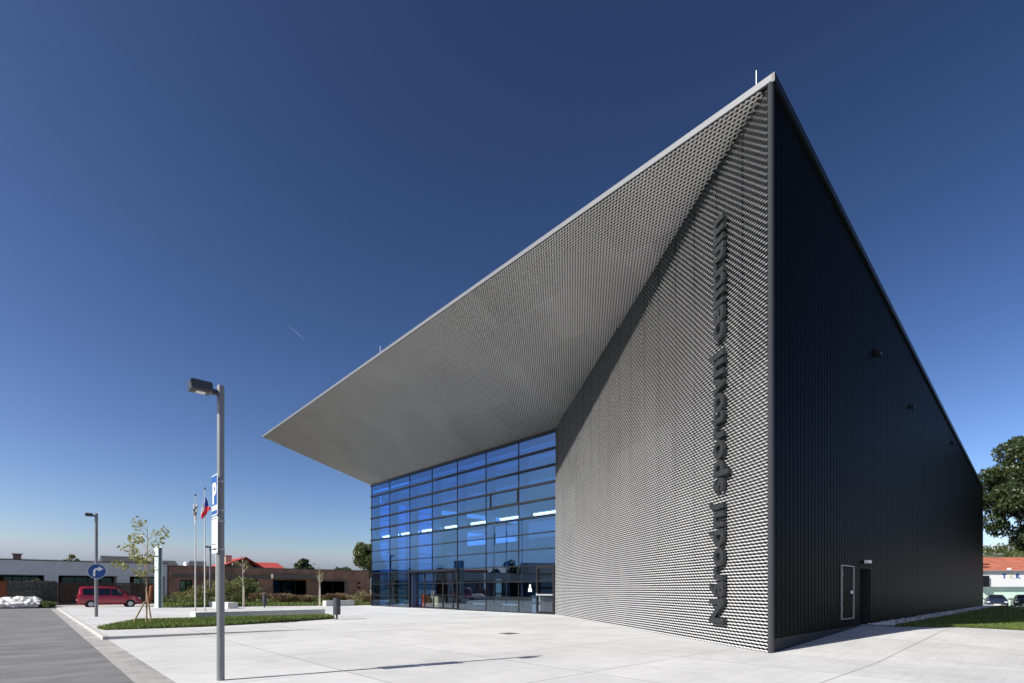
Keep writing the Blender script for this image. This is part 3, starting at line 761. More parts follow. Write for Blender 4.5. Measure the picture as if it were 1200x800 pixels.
# ------------------------------------------------------------------ street lamps
def make_lamp(name, loc, height, label, r=.0585, group='street lamps'):
    t = thing(name, loc, TH, label, 'street lamp', group)
    b = MB(); b.tube([(0, 0, 0), (0, 0, height * .45)], r * 1.08, 16); b.tube([(0, 0, height * .45), (0, 0, height)], r, 16); b.tube([(0, 0, height), (0, 0, height + .012)], r * .8, 16)
    b.build('pole', M_pole, t, smooth=True)
    b = MB(); b.box(-.03, .03, -r * 1.22, -r * .8, .5, .75); b.build('service_hatch', M_pole, t, bevel=.004)
    b = MB(); b.box(-.16, -r * .5, -.035, .035, height - .17, height - .08); b.build('arm', M_head, t, bevel=.01)
    hd = MB(); hz_ = height - .01
    hd.prism([(-.15, hz_ - .03), (-.15, hz_ - .16), (-.47, hz_ - .16), (-.49, hz_ - .03), (-.47, hz_), (-.17, hz_)], -.135, .135, 'y')
    h = hd.build('lamp_head', M_head, t, bevel=.008)
    b = MB(); b.box(-.44, -.19, -.10, .10, hz_ - .168, hz_ - .161); b.build('reflector', M_trim, h)
    b = MB(); b.box(-.38, -.24, -.06, .06, hz_ - .178, hz_ - .169); b.build('lamp_glass', M_signwhite, h)
    return t
u, v = LOC(G(258.6, 797)); lamp1 = make_lamp('street_lamp', W(u, v, 0), 5.15, 'tall grey street lamp in the foreground carrying the parking sign')
u2, v2 = LOC(G(112.8, 722.3, .08)); lamp2 = make_lamp('street_lamp', W(u2, v2, .07), 5.7, 'grey street lamp on the far kerb corner carrying the round blue sign', .075)
u3, v3 = LOC(G(246.4, 708)); make_lamp('street_lamp', W(u3, v3, 0), 6.1, 'slim distant street lamp behind the flagpoles in front of the brick building', .09)
# parking sign: faces -u, runs along v
def text_mesh(body, size, parent, origin, right, up, normal, m, name='text', ext=.001):
    c = bpy.data.curves.new('t', 'FONT'); c.body = body; c.size = size; c.extrude = ext; c.offset = size * .025; c.align_x = 'CENTER'
    o = bpy.data.objects.new('t', c); COL.objects.link(o); bpy.context.view_layer.update()
    me = bpy.data.meshes.new_from_object(o.evaluated_get(bpy.context.evaluated_depsgraph_get())); bpy.data.objects.remove(o)
    right, up, normal, origin = map(Vector, (right, up, normal, origin))
    for vv in me.vertices: q = vv.co.copy(); vv.co = origin + right * q.x + up * q.y + normal * q.z
    me.materials.clear(); me.materials.append(m)
    o = bpy.data.objects.new(name, me); COL.objects.link(o); o.parent = parent; return o
Yl = G(258.6, 797)[1]
zt_, zm_, zl_ = HZ(557, Yl), HZ(604, Yl), HZ(648, Yl)
ps = thing('parking_sign', W(u - .085, v, zl_), TH, 'blue and white parking sign above a white text plate clamped to the lamp post', 'sign')
H1 = zt_ - zm_; H0 = zm_ - zl_ - .03
b = MB(); b.box(-.012, 0, -.185, .185, zm_ - zl_, zt_ - zl_); p = b.build('parking_plate', M_signwhite, ps, bevel=.004)
b = MB(); z0 = zm_ - zl_
b.box(-.0145, -.0125, -.172, .172, z0 + .17, z0 + H1 - .015); b.box(-.0145, -.0125, -.172, .172, z0 + .015, z0 + .085); b.build('blue_field', M_blue, p)
text_mesh('P', .50, p, (-.016, 0, z0 + .21), (0, -1, 0), (0, 0, 1), (-1, 0, 0), M_signwhite)
b = MB(); b.box(-.0145, -.0125, -.16, .16, z0 + .11, z0 + .14)
b.build('small_print', M_grey_ink, p)
b = MB(); b.box(-.012, 0, -.185, .185, 0, H0); p2 = b.build('text_plate', M_signwhite, ps, bevel=.004)
for (a, c, z0_, z1_) in ((-.16, .16, H0 - .035, H0 - .02), (-.16, .16, .15, .165), (-.15, .15, .055, .085)):
    b = MB(); b.box(-.0145, -.0125, a, c, z0_, z1_); b.build('rule', M_black_ink, p2)
for k in range(4):
    b = MB(); hw = (.11, .07, .06, .12)[k]; b.box(-.0145, -.0125, -hw, hw, .53 - k * .1, .53 - k * .1 + .04); b.build('text_line', M_grey_ink, p2)
for z in (.06, H0 - .08, z0 + .08, z0 + H1 - .12):
    b = MB(); b.tube([(.085, 0, z), (.085, 0, z + .025)], .068, 16); b.box(0, .03, -.06, .06, z, z + .022); b.build('clamp', M_steel, ps)
# round mandatory sign on lamp 2: faces -v
zc = HZ(669, G(112.8, 722.3, .08)[1]); 
rs = thing('direction_sign', W(u2 + .02, v2 - .11, zc), TH, 'round blue sign with a white arrow turning right on the lamp post', 'sign')
cir = lambda r, n=40: [(r * math.cos(2*math.pi*k/n), r * math.sin(2*math.pi*k/n)) for k in range(n)]
b = MB(); b.prism(cir(.41), -.012, 0, 'y'); pl = b.build('plate', M_signwhite, rs)
b = MB(); b.prism(cir(.39), -.0155, -.0125, 'y'); b.build('blue_field', M_blue, pl)
b = MB(); b.prism([(-.17, -.27), (-.07, -.27), (-.07, .0), (-.03, .07), (.06, .09), (.06, .0), (.28, .14), (.06, .28), (.06, .19), (-.06, .17), (-.14, .10), (-.17, .02)], -.019, -.016, 'y'); b.build('arrow', M_signwhite, pl)
for z in (-.2, .2):
    b = MB(); b.tube([(-.02, .11, z), (-.02, .11, z + .03)], .085, 14); b.build('clamp', M_steel, rs)

# ------------------------------------------------------------------ flagpoles and flags
poles = []
for k, (px, pyb, pyt) in enumerate(((229, 714.5, 581), (240, 715.5, 573.5), (253.6, 716.8, 566))):
    p_ = G(px, pyb); uu, vv = LOC(p_); hgt = HZ(pyt, p_[1])
    t = thing('flagpole', W(uu, vv, 0), TH, ['white flagpole nearest the young tree, flying the white flag', 'middle white flagpole, flying the red white and blue flag', 'bare white flagpole right beside the foreground lamp post'][k], 'flagpole', 'flagpoles in a row')
    b = MB(); b.tube([(0, 0, 0), (0, 0, hgt * .5), (0, 0, hgt)], [.05, .045, .03], 10); b.build('pole', M_bench, t, smooth=True)
    b = MB(); b.tube([(0, 0, hgt), (0, 0, hgt + .05), (0, 0, hgt + .14), (0, 0, hgt + .2)], [.03, .06, .06, .02], 10); b.build('finial', M_head, t, smooth=True)
    b = MB(); b.tube([(0, 0, 0), (0, 0, .03)], .14, 12); b.build('base_plate', M_steel, t)
    poles.append((uu, vv, hgt, p_[1]))
def camx(k): return 0
# left in the picture is roughly world -X : express in site axes
LX_, LY_ = -E2[0], -E1[0]          # world -X in (u,v) components
def flag_points(kind, ns=22, ntt=14):
    pts = {}
    return pts
uu, vv, hg, Yp = poles[1]
fl = MB(); H_ = 1.75
# hanging cloth: upper half falls right of the pole, a swag of white and red falls left
def uvz(x, y, z): return (-x * LX_ + y * .0 - y * LY_, -x * LY_ + y * LX_, z)   # x to picture right, y toward viewer depth
V = []; Fc = []; mi = []; NA, NB = 28, 16
for i in range(NA + 1):
    a = -1 + 2 * i / NA; e = abs(a)
    for j in range(NB + 1):
        r_ = j / NB
        if a > 0: x = .44 * a; zt_f = -.32 - .95 * a; zb_f = -1.95 + .50 * a
        else: x = .27 * a; zt_f = -.75 - .55 * e; zb_f = -1.95 - .30 * e
        V.append(uvz(x * (.75 + .25 * math.sin(r_ * 3)), .05 * math.sin(a * 9 + r_ * 2) + (.06 if a < 0 else 0), zt_f + (zb_f - zt_f) * r_))
for i in range(NA):
    for j in range(NB):
        a = -1 + 2 * (i + .5) / NA; r_ = (j + .5) / NB; k = i * (NB + 1) + j; Fc.append((k, k + 1, k + NB + 2, k + NB + 1))
        if a > 0: mi.append(1 if r_ < .60 - .25 * a else 2)
        else: mi.append(0 if r_ < .66 + .1 * a else 2)
fl.v = V; fl.f = Fc; fl.m = mi
o = fl.build('national_flag', [M_flagwhite, M_flagblue, M_flagred], smooth=True); place(o, W(uu, vv, hg), TH)
sm = o.modifiers.new('t', 'SOLIDIFY'); sm.thickness = .004
tag(o, 'red, white and blue flag hanging limp from the middle flagpole', 'flag')
uu, vv, hg, Yp = poles[0]
V = []; Fc = []; mi = []
for i in range(13):
    for j in range(25):
        s = i / 12; t = j / 24
        x = (-.13 + .30 * s) * (1 - .35 * t) + .03 * math.sin(t * 9); y = .05 * math.sin(s * 9 + t * 4) + .06; z = -.62 - t * 1.35 - .1 * math.sin(s * 3)
        V.append(uvz(x, y, z))
def in_emblem(s, t):
    for (cs, ct, r0, r1, a0, a1) in ((.5, .22, .045, .085, -2.9, 1.6), (.5, .40, .045, .085, 0.2, 4.6)):
        dx = (s - cs) * .19 / 1; dy = (t - ct) * 1.0 * .8
        r = math.hypot(dx, dy); an = math.atan2(dy, dx)
        if r0 < r + .0 < r1 and not (a0 > an): return True
    return False
for i in range(12):
    for j in range(24):
        a = i * 25 + j; Fc.append((a, a + 1, a + 26, a + 25)); s, t = (i + .5) / 12, (j + .5) / 24
        em = (.06 < t < .60) and abs(s - (.5 + .27 * math.sin((t - .06) / .54 * 3.2 * math.pi))) < .27
        mi.append(1 if em else 0)
fl = MB(); fl.v = V; fl.f = Fc; fl.m = mi
o = fl.build('club_flag', [M_flagwhite, M_black_ink], smooth=True); place(o, W(uu, vv, hg), TH)
sm = o.modifiers.new('t', 'SOLIDIFY'); sm.thickness = .004
tag(o, 'narrow white flag with a curled black emblem hanging on the left flagpole', 'flag')

# ------------------------------------------------------------------ benches, bins, pylon
def block(name, u0, u1, v0, v1, h, label, parts=1):
    t = thing(name, W(u0, v0, 0), TH, label, 'bench')
    n = parts; L_ = (u1 - u0)
    for k in range(n):
        a = L_ * k / n + (.006 if k else 0); c = L_ * (k + 1) / n
        b = MB(); b.box(a, c, 0, v1 - v0, -.02, h); b.build('block', M_bench, t, bevel=.015)
    return t
ua, va = LOC(G(229, 727.3)); ub, vb = LOC(ray_v(381, va))
block('concrete_bench', ua, ub, va, va + 1.15, .44, 'long low white concrete bench behind the grass strip', 3)
uc, vc = LOC(G(267, 712.8)); ud, _ = LOC(ray_v(279, vc)); _, ve = LOC(ray_u(244.5, uc))
block('concrete_bench', uc, ud, vc, ve, .5, 'short white concrete block bench beside the flagpoles')
uc3, vc3 = LOC(G(382, 709.8)); ud3, _ = LOC(ray_v(415.5, vc3)); _, ve3 = LOC(ray_u(378, uc3))
block('concrete_bench', uc3, ud3, vc3, ve3, .52, 'white concrete bench in front of the brick building near the glass hall')
def make_bin(px, py, label, h=1.13):
    p_ = G(px, py); u_, v_ = LOC(p_)
    t = thing('litter_bin', W(u_, v_, 0), TH, label, 'bin', 'litter bins')
    b = MB(); b.tube([(0, 0, .25), (0, 0, .27), (0, 0, h - .04), (0, 0, h)], [.17, .19, .19, .18], 22); b.build('body', M_head, t, smooth=True)
    b = MB(); b.tube([(0, 0, h), (0, 0, h + .015)], .15, 20); b.build('lid', M_frame, t)
    b = MB(); b.tube([(0, 0, 0), (0, 0, .26)], .05, 10); b.tube([(0, 0, 0), (0, 0, .02)], .12, 14); b.build('post', M_head, t)
    return t
b1 = make_bin(394.7, 725.2, 'black cylindrical litter bin at the end of the long concrete bench')
b2 = copy_tree(b1); u_, v_ = LOC(G(310, 711.3)); b2.location = W(u_, v_, 0); b2['label'] = 'distant black litter bin between the flagpoles and the brick building'
p_ = G(185.2, 712); u_, v_ = LOC(p_)
t = thing('info_pylon', W(u_, v_, 0), TH, 'tall pale green information pylon standing behind the young tree', 'pylon')
hp = HZ(639.5, p_[1]); 
b = MB(); b.box(0, .06, .0, 1.7, 0, hp); b.build('front_panel', M_stele, t, bevel=.01)
b = MB(); b.box(.061, .26, .02, 1.68, 0, hp - .1); b.build('body', M_steledark, t)
b = MB(); b.box(.262, .32, .0, 1.7, 0, hp); b.build('rear_panel', M_stele, t, bevel=.01)

# ------------------------------------------------------------------ cars
def lerp(a, b_, t): return a + (b_ - a) * t
def make_car(name, prof, paint, loc, rz, label, windows, wheels, wr=.31, tail=None, head=None, plates=True, group=None):
    """prof: stations (x, zlow, zbelt, ztop, wbelt, wtop) from tail to nose"""
    t = thing(name, loc, rz, label, 'car', group)
    b = MB(); rings = []
    for (x, zl, zb_, zt, wb, wt) in prof:
        h = []
        h += [(-wb * .86, zl), (-wb * .985, zl + .12), (-wb * 1.0, lerp(zl, zb_, .45)), (-wb * .985, zb_ - .06), (-wb * .965, zb_), (-wt * 1.0, zt - .07), (-wt * .93, zt - .02), (-wt * .6, zt), (0, zt + .012)]
        ring = h + [(-y, z) for y, z in reversed(h[:-1])]
        rings.append([(x, y, z) for y, z in ring])
    n = len(rings[0]); V = [q for r in rings for q in r]; Fc = []
    for i in range(len(rings) - 1):
        for k in range(n): Fc.append((i*n+k, i*n+(k+1)%n, (i+1)*n+(k+1)%n, (i+1)*n+k))
    Fc.append(tuple(range(n))); Fc.append(tuple(range((len(rings)-1)*n, len(rings)*n)))
    b.poly(V, Fc); b.build('body', paint, t, smooth=True)
    xs_ = [p[0] for p in prof]
    def at(x):
        for p, q in zip(prof, prof[1:]):
            if p[0] <= x <= q[0]:
                f = (x - p[0]) / (q[0] - p[0] + 1e-9); return [lerp(a, c, f) for a, c in zip(p, q)]
        return prof[-1]
    def side(x, f, s, off=.012):
        _, zl, zb_, zt, wb, wt = at(x); return (x, s * (lerp(wb * .965, wt, f) + off), lerp(zb_, zt - .07, f))
    for s in (-1, 1):
        for (x0, x1, x0t, x1t) in windows:
            b = MB(); N = 6; V = []
            for k in range(N + 1): V.append(side(lerp(x0, x1, k / N), .08, s))
            for k in range(N + 1): V.append(side(lerp(x0t, x1t, k / N), .88, s))
            b.poly(V, [(k, k + 1, N + 2 + k, N + 1 + k) for k in range(N)]); b.build('side_window', M_carglass, t)
        for x in wheels:
            wb = at(x)[4]
            b = MB(); b.tube([(x, s * (wb - .10), wr + .02), (x, s * (wb + .006), wr + .02)], wr * 1.16, 24); b.build('wheel_arch', M_tyre, t)
            b = MB(); b.tube([(x, s * (wb - .17), wr), (x, s * (wb - .15), wr), (x, s * (wb + .005), wr), (x, s * (wb + .02), wr)], [wr * .93, wr, wr, wr * .93], 24)
            wl = b.build('wheel', M_tyre, t, smooth=True)
            b = MB(); b.tube([(x, s * (wb + .015), wr), (x, s * (wb + .028), wr)], wr * .62, 20)
            for k in range(5):
                a = 2 * math.pi * k / 5; b.tube([(x + .3*wr*math.cos(a), s * (wb + .03), wr + .3*wr*math.sin(a)), (x + .6*wr*math.cos(a), s * (wb + .03), wr + .6*wr*math.sin(a))], .018, 6)
            b.build('rim', M_rim, wl)
    return t, at, side
VAN = [(-2.22, .38, .95, 1.00, .80, .78), (-2.20, .32, 1.00, 1.45, .85, .70), (-2.12, .28, 1.04, 1.76, .87, .70), (-1.9, .26, 1.05, 1.82, .885, .70), (-1.2, .25, 1.04, 1.84, .895, .71), (-.4, .25, 1.02, 1.84, .895, .71),
       (.25, .25, 1.0, 1.80, .895, .70), (.62, .25, .99, 1.66, .89, .68), (.95, .25, .98, 1.42, .885, .68), (1.25, .25, .97, 1.18, .88, .70), (1.42, .25, .96, 1.06, .875, .74), (1.75, .26, .90, .99, .86, .74), (2.05, .28, .80, .88, .83, .70), (2.22, .32, .66, .72, .76, .62), (2.27, .36, .55, .6, .68, .58)]
pc = G(129, 711.0); uu, vv = LOC(pc)
van, vat, vside = make_car('parked_car', VAN, M_red, W(uu, vv, .005), TH, 'red compact van parked along the street behind the kerb', [(-1.95, -1.12, -1.95, -1.12), (-1.05, -.05, -1.05, -.05), (.02, 1.12, .02, .62)], (-1.40, 1.38), .315)
b = MB()   # windscreen
b.poly([(.66, -.60, 1.64), (.66, .60, 1.64), (1.31, .64, 1.14), (1.31, -.64, 1.14)], [(0, 1, 2, 3)])
for i in range(4): b.v[i] = (b.v[i][0] + .03, b.v[i][1], b.v[i][2] + .03)
b.build('windscreen', M_carglass, van)
b = MB(); b.box(-2.235, -2.20, -.55, .55, 1.12, 1.6); b.build('rear_window', M_carglass, van)
for s in (-1, 1):
    b = MB(); b.box(-2.25, -2.08, s * .74 - .09, s * .74 + .09, .78, 1.16); b.build('tail_lamp', M_lampred, van, bevel=.02)
    b = MB(); b.box(1.93, 2.14, s * .67 - .14, s * .67 + .14, .68, .84); b.build('headlight', M_lampclear, van, bevel=.03)
    b = MB(); b.box(.88, 1.05, s * .99 - .09, s * .99 + .09, 1.0, 1.17); b.build('wing_mirror', M_red, van, bevel=.03)
    b = MB(); b.box(-1.0, -.86, s * .905 - .015, s * .905 + .015, .93, .96); b.build('door_handle', M_frame, van)
    b = MB(); b.box(-1.9, -.3, s * .56 - .02, s * .56 + .02, 1.86, 1.89); b.build('roof_rail', M_frame, van)
b = MB(); b.box(-2.29, -2.15, -.80, .80, .34, .60); b.build('bumper', M_red, van, bevel=.04)
b = MB(); b.box(-2.298, -2.29, -.26, .26, .62, .73); b.build('number_plate', M_plate, van)
SED = [(-2.3, .40, .75, .82, .70, .6), (-2.25, .32, .90, 1.0, .83, .66), (-1.9, .26, .95, 1.06, .88, .70), (-1.55, .25, .95, 1.12, .89, .66), (-1.1, .25, .95, 1.34, .90, .60), (-.6, .25, .95, 1.43, .90, .58), (.1, .25, .94, 1.44, .90, .58), (.5, .25, .93, 1.36, .90, .58), (1.05, .25, .92, 1.05, .89, .66), (1.7, .26, .86, .96, .86, .66), (2.15, .3, .68, .76, .78, .62), (2.3, .36, .55, .6, .66, .55)]
def sedan(px, py, Yd, paint, label, rz):
    X_ = (px - 600) / F * Yd
    c, at, side = make_car('parked_car', SED, paint, (X_, Yd, -.40), rz, label, [(-1.15, -.35, -.85, -.35), (-.3, .85, -.3, .45)], (-1.35, 1.35), .32, group='cars parked by the green building')
    b = MB(); b.poly([(.56, -.52, 1.34), (.56, .52, 1.34), (1.06, .60, 1.06), (1.06, -.60, 1.06)], [(0, 1, 2, 3)])
    for i in range(4): b.v[i] = (b.v[i][0] + .03, b.v[i][1], b.v[i][2] + .035)
    b.build('windscreen', M_carglass, c)
    b = MB(); b.poly([(-1.02, -.52, 1.36), (-1.02, .52, 1.36), (-1.52, .60, 1.14), (-1.52, -.60, 1.14)], [(0, 1, 2, 3)])
    for i in range(4): b.v[i] = (b.v[i][0] - .03, b.v[i][1], b.v[i][2] + .03)
    b.build('rear_window', M_carglass, c)
    for s in (-1, 1):
        b = MB(); b.box(2.02, 2.2, s * .66 - .14, s * .66 + .14, .62, .74); b.build('headlight', M_lampclear, c, bevel=.03)
        b = MB(); b.box(.62, .78, s * 1.0 - .1, s * 1.0 + .1, .93, 1.06); b.build('wing_mirror', paint, c, bevel=.03)
        b = MB(); b.box(-2.32, -2.18, s * .64 - .16, s * .64 + .16, .70, .84); b.build('tail_lamp', M_lampred, c, bevel=.02)
    b = MB(); b.box(2.29, 2.305, -.4, .4, .42, .54); b.build('grille', M_frame, c)
    b = MB(); b.box(2.306, 2.312, -.26, .26, .38, .48); b.build('number_plate', M_plate, c)
    return c
sedan(1167, 709, 56.0, M_navy, 'dark blue car parked facing the lawn beside the hall corner', R(-90 + 3) - .75)
sedan(1199.5, 709, 56.0, M_blackcar, 'black car at the right edge parked before the mint green wall', R(-90 + 3) - .75)

# ------------------------------------------------------------------ foliage builders
def foliage(name, clumps, n, size, m, parent, spread=.35, up=.3):
    """clumps: list of (x,y,z,r)"""
    cl = np.array(clumps); wts = cl[:, 3] ** 2; wts /= wts.sum(); k = rng.choice(len(cl), n, p=wts)
    d = rng.normal(size=(n, 3)); d /= np.linalg.norm(d, axis=1)[:, None]
    r = rng.uniform(.35, 1.05, n) ** .6
    P = cl[k, :3] + d * (cl[k, 3] * r)[:, None] * np.array([1, 1, .8])
    return fast_quads(name, leaf_quads(P, size, up), m, parent)
def tree(name, loc, h, trunk_h, cr, n, size, m, label, group=None, nclump=30, clr=.3, bark=None, cat='tree', rad=None, flat=.8, seed=1, limbs=8):
    rs_ = random.Random(seed); t = thing(name, loc, rs_.uniform(0, 6), label, cat, group)
    rad = rad or h * .022; cz = (h + trunk_h) / 2; hz_ = (h - trunk_h) / 2
    cl = []
    while len(cl) < nclump:
        x, y, z = [rs_.uniform(-1, 1) for _ in range(3)]; rr = math.sqrt(x*x + y*y + z*z)
        if rr > 1 or rr < .35: continue
        wz = 1 - .25 * max(0, z)
        cl.append((x * cr * (1 - clr) * wz, y * cr * (1 - clr) * wz, cz + z * hz_ * (1 - clr * .7), cr * clr * rs_.uniform(.6, 1.15)))
    b = MB(); top = cz + hz_ * .4
    b.tube([(0, 0, 0), (rad * .3, 0, trunk_h * .5), (0, rad * .3, trunk_h), (rad, 0, (trunk_h + top) / 2), (0, 0, top)], [rad * 1.3, rad, rad * .9, rad * .6, rad * .2], 9)
    for c in cl[:limbs * 2]:
        z0 = rs_.uniform(trunk_h * .85, cz); b.tube([(0, 0, z0), (c[0] * .5, c[1] * .5, z0 + (c[2] - z0) * .45 + .1), (c[0], c[1], c[2])], [rad * .45, rad * .28, rad * .08], 6)
    b.build('trunk', bark or M_bark, t, smooth=True)
    foliage('crown', cl, n, size, m, t)
    return t
# big tree to the right of the hall
p_ = np.array([(1223 - 600) / F * 46, 46])
tree('linden_tree', (p_[0] + .9, p_[1], .1), 16.6, 4.2, 6.3, 60000, .13, M_lf_big, 'large dark green tree with a full crown behind the right corner of the hall', nclump=120, clr=.17, seed=5, rad=.28)
# young staked tree in the strip
pt = G(171.5, 731, .09); u_, v_ = LOC(pt)
yt = thing('young_tree', W(u_, v_, .08), TH, 'young tree with sparse yellow green leaves tied to stakes in the grass strip', 'tree')
b = MB(); b.tube([(0, 0, 0), (.02, .01, 1.4), (0, .03, 2.6), (.05, 0, 3.6), (.02, .02, 4.45)], [.036, .030, .024, .015, .005], 8)
cl = []
# limbs: x to picture left/right, z
limb = [(-1.75, 2.65, .25), (-1.25, 3.45, .22), (-.9, 3.75, .28), (-.7, 2.95, .24), (-1.2, 2.6, .2), (.85, 3.9, .24), (1.05, 4.15, .2), (.55, 3.0, .26), (.1, 4.4, .28), (-.25, 4.2, .24), (.8, 2.35, .2), (-.4, 2.3, .3), (.5, 3.5, .24), (-.35, 3.2, .3), (1.0, 2.75, .16), (-1.5, 3.35, .16), (.15, 2.75, .3), (-.1, 3.7, .28), (.35, 4.0, .2)]
for i, (x, z, r) in enumerate(limb):
    x *= .80 if x < 0 else .58; yy = random.uniform(-.6, .6); q = uvz(x, yy, z * 1.0)
    z0 = max(1.75, z - .35 - abs(x) * .35); m_ = uvz(x * .5, yy * .5, z0 + (z - z0) * .62)
    b.tube([(0.02, .02, z0), m_, q], [.010, .006, .003], 5)
    cl.append((q[0], q[1], q[2], r)); cl.append((*[(a + c) / 2 for a, c in zip(q, m_)], r * .7))
b.build('trunk', M_stake, yt, smooth=True)
foliage('crown', cl, 800, .062, M_lf_young, yt)
for s in (-1, 1):
    b = MB(); q0 = uvz(.42 * s - .12, .1, 0); q1 = uvz(.03 * s, .05, 1.55 if s > 0 else 1.0); b.tube([q0, q1], .032, 7); b.build('stake', M_stake, yt)
b = MB(); b.tube([uvz(.14, .0, .95), uvz(.26, 0, 1.68)], [.07, .09], 8); b.build('trunk_guard', M_rust, yt)
# thin staked saplings by the brick building
def sapling(px, pyb, pyt, label, seed):
    p_ = G(px, pyb); h = HZ(pyt, p_[1]); rs_ = random.Random(seed); u_, v_ = LOC(p_)
    t = thing('sapling', W(u_, v_, 0), TH, label, 'tree', 'saplings before the brick building')
    b = MB(); b.tube([(0, 0, 0), (.03, 0, h * .5), (0, .03, h)], [.045, .03, .008], 7)
    cl = []
    for k in range(12):
        a = rs_.uniform(0, 6.28); z = h * rs_.uniform(.55, .95); r = rs_.uniform(.25, .6)
        q = (r * math.cos(a), r * math.sin(a), z + .4); b.tube([(0, 0, z), q], [.02, .006], 5); cl.append((*q, .16))
    b.build('trunk', M_palebark, t, smooth=True); foliage('crown', cl, 90, .07, M_lf_olive, t)
    b = MB(); b.tube([(.15, .1, 0), (.12, .08, 1.9)], .05, 7); b.build('stake', M_palebark, t)
sapling(284.5, 711.3, 655, 'bare thin sapling right of the short concrete bench', 3)
sapling(374, 709.6, 662, 'pale wrapped sapling in front of the dark brick building window', 9)

# ------------------------------------------------------------------ shrub bed in front of the brick building
def shrub(px, pyb, w_, h, kind, label, seed, group):
    Y_ = F * EYE / (pyb - HOR); p_ = np.array([(px - 600) / F * Y_, Y_]); rs_ = random.Random(seed)
    t = thing('shrub' if kind != 'dry' else 'ornamental_grass', (p_[0], p_[1], 0), 0, label, 'shrub' if kind != 'dry' else 'grass clump', group)
    m = {'bush': M_lf_bush, 'olive': M_lf_olive, 'dry': M_lf_dry, 'dark': M_lf_dark}[kind]
    if kind == 'dry':
        n = 700; a = rng.uniform(0, 2*np.pi, n); r0 = rng.uniform(0, w_ * .25, n); out = rng.uniform(.1, 1, n); hh = h * rng.uniform(.6, 1.05, n)
        x0, y0_ = r0 * np.cos(a), r0 * np.sin(a); x1, y1_ = x0 + np.cos(a) * out * w_ * .45, y0_ + np.sin(a) * out * w_ * .45
        wd_ = .022; ax, ay = -np.sin(a) * wd_, np.cos(a) * wd_
        z = np.zeros(n)
        V = np.stack([np.stack([x0-ax, y0_-ay, z], 1), np.stack([x0+ax, y0_+ay, z], 1), np.stack([x1+ax, y1_+ay, hh], 1), np.stack([x1-ax, y1_-ay, hh], 1)], 1)
        fast_quads('blades', V, m, t)
        P = np.stack([x1, y1_, hh], 1); fast_quads('plumes', leaf_quads(P[:350], .07, 0), m, t)
    else:
        cl = [(rs_.uniform(-.5, .5) * w_, rs_.uniform(-.5, .5) * w_ * .7, h * rs_.uniform(.15, .85) , w_ * rs_.uniform(.14, .26)) for _ in range(16)]
        cl = [(x, y, z * (1 - .5 * abs(x) / w_ * 2 * .6), r) for x, y, z, r in cl]
        b = MB()
        for c in cl[:8]: b.tube([(0, 0, 0), (c[0] * .5, c[1] * .5, c[2] * .6), c[:3]], [.03, .02, .006], 5)
        b.build('stems', M_bark, t); foliage('foliage', cl, int(1500 * max(1, w_ * h / 4)), .065, m, t, up=.5)
    return t
i = 0
spots = [
 (222, 707.5, 2.6, 2.0, 'olive'), (232, 708.5, 2.4, 2.7, 'olive'), (243, 708.5, 2.8, 2.4, 'bush'), (262, 707.5, 3.2, 3.8, 'olive'), (273, 708, 3.0, 3.6, 'olive'), (284, 708, 3.2, 3.7, 'bush'), (295, 708, 2.8, 3.1, 'bush'),
 (304, 708.5, 1.8, 2.3, 'dry'), (321, 708.6, 1.6, 1.6, 'olive'), (328, 708.4, 2.0, 2.2, 'dry'), (336, 708.4, 1.8, 2.0, 'dry'), (345, 708.3, 2.0, 1.7, 'olive'), (355, 708.2, 2.2, 1.9, 'dry'), (365, 708.2, 2.0, 1.5, 'bush'), (374, 707.6, 2.0, 1.4, 'bush'),
 (385, 707.5, 2.2, 1.9, 'dry'), (396, 707.5, 2.4, 2.2, 'dry'), (407, 707.4, 2.2, 1.7, 'dry'), (424, 708.0, 2.6, 2.2, 'olive'), (434, 708, 1.8, 1.9, 'dry'),
 (196, 708.2, 2.6, .9, 'bush'), (208, 708.4, 2.4, 1.0, 'bush'), (217, 709.4, 2.2, .9, 'bush'), (252, 709.6, 2.4, 1.0, 'bush'), (311, 709, 1.8, 1.0, 'bush'),
 (193, 706.4, 3.2, 3.0, 'dark'), (202, 706.2, 3.2, 3.0, 'dark'), (185, 706.6, 3.0, 2.6, 'dark')]
lbl = {'olive': 'rounded olive green shrub', 'bush': 'leafy green shrub', 'dry': 'tawny ornamental grass clump', 'dark': 'dark green hedge shrub'}
where = {222: 'left of the flagpoles before the white curtained window', 232: 'directly behind the left flagpole', 243: 'directly behind the middle flagpole', 262: 'tallest, right behind the foreground lamp post', 273: 'below the brick chimney of the red roofed house', 284: 'behind the first bare sapling', 295: 'right of the first bare sapling', 304: 'just left of the distant litter bin', 321: 'just right of the distant litter bin', 328: 'under the left part of the wide teal window', 336: 'under the middle of the wide teal window', 345: 'under the right part of the wide teal window', 355: 'at the right jamb of the wide teal window', 365: 'before the brick pier between the two wide windows', 374: 'at the foot of the pale wrapped sapling', 385: 'behind the left end of the far concrete bench', 396: 'behind the middle of the far concrete bench', 407: 'behind the right end of the far concrete bench', 424: 'nearest to the glass front', 434: 'touching the left corner of the glass front',
 196: 'low, beside the foot of the pylon', 208: 'low, before the left brick pier', 217: 'low, left of the left flagpole', 252: 'low, behind the short concrete bench', 311: 'low, beside the distant litter bin', 193: 'right next to the pylon', 202: 'in front of the left end of the brick building', 185: 'behind the pylon and the young tree'}
for px, pb, w_, h, kd in spots:
    i += 1; shrub(px, pb, w_, h * (.52 if kd == 'dry' else .92 if px < 310 else .62), kd, lbl[kd] + ', ' + where[px], i, 'planting before the brick building')
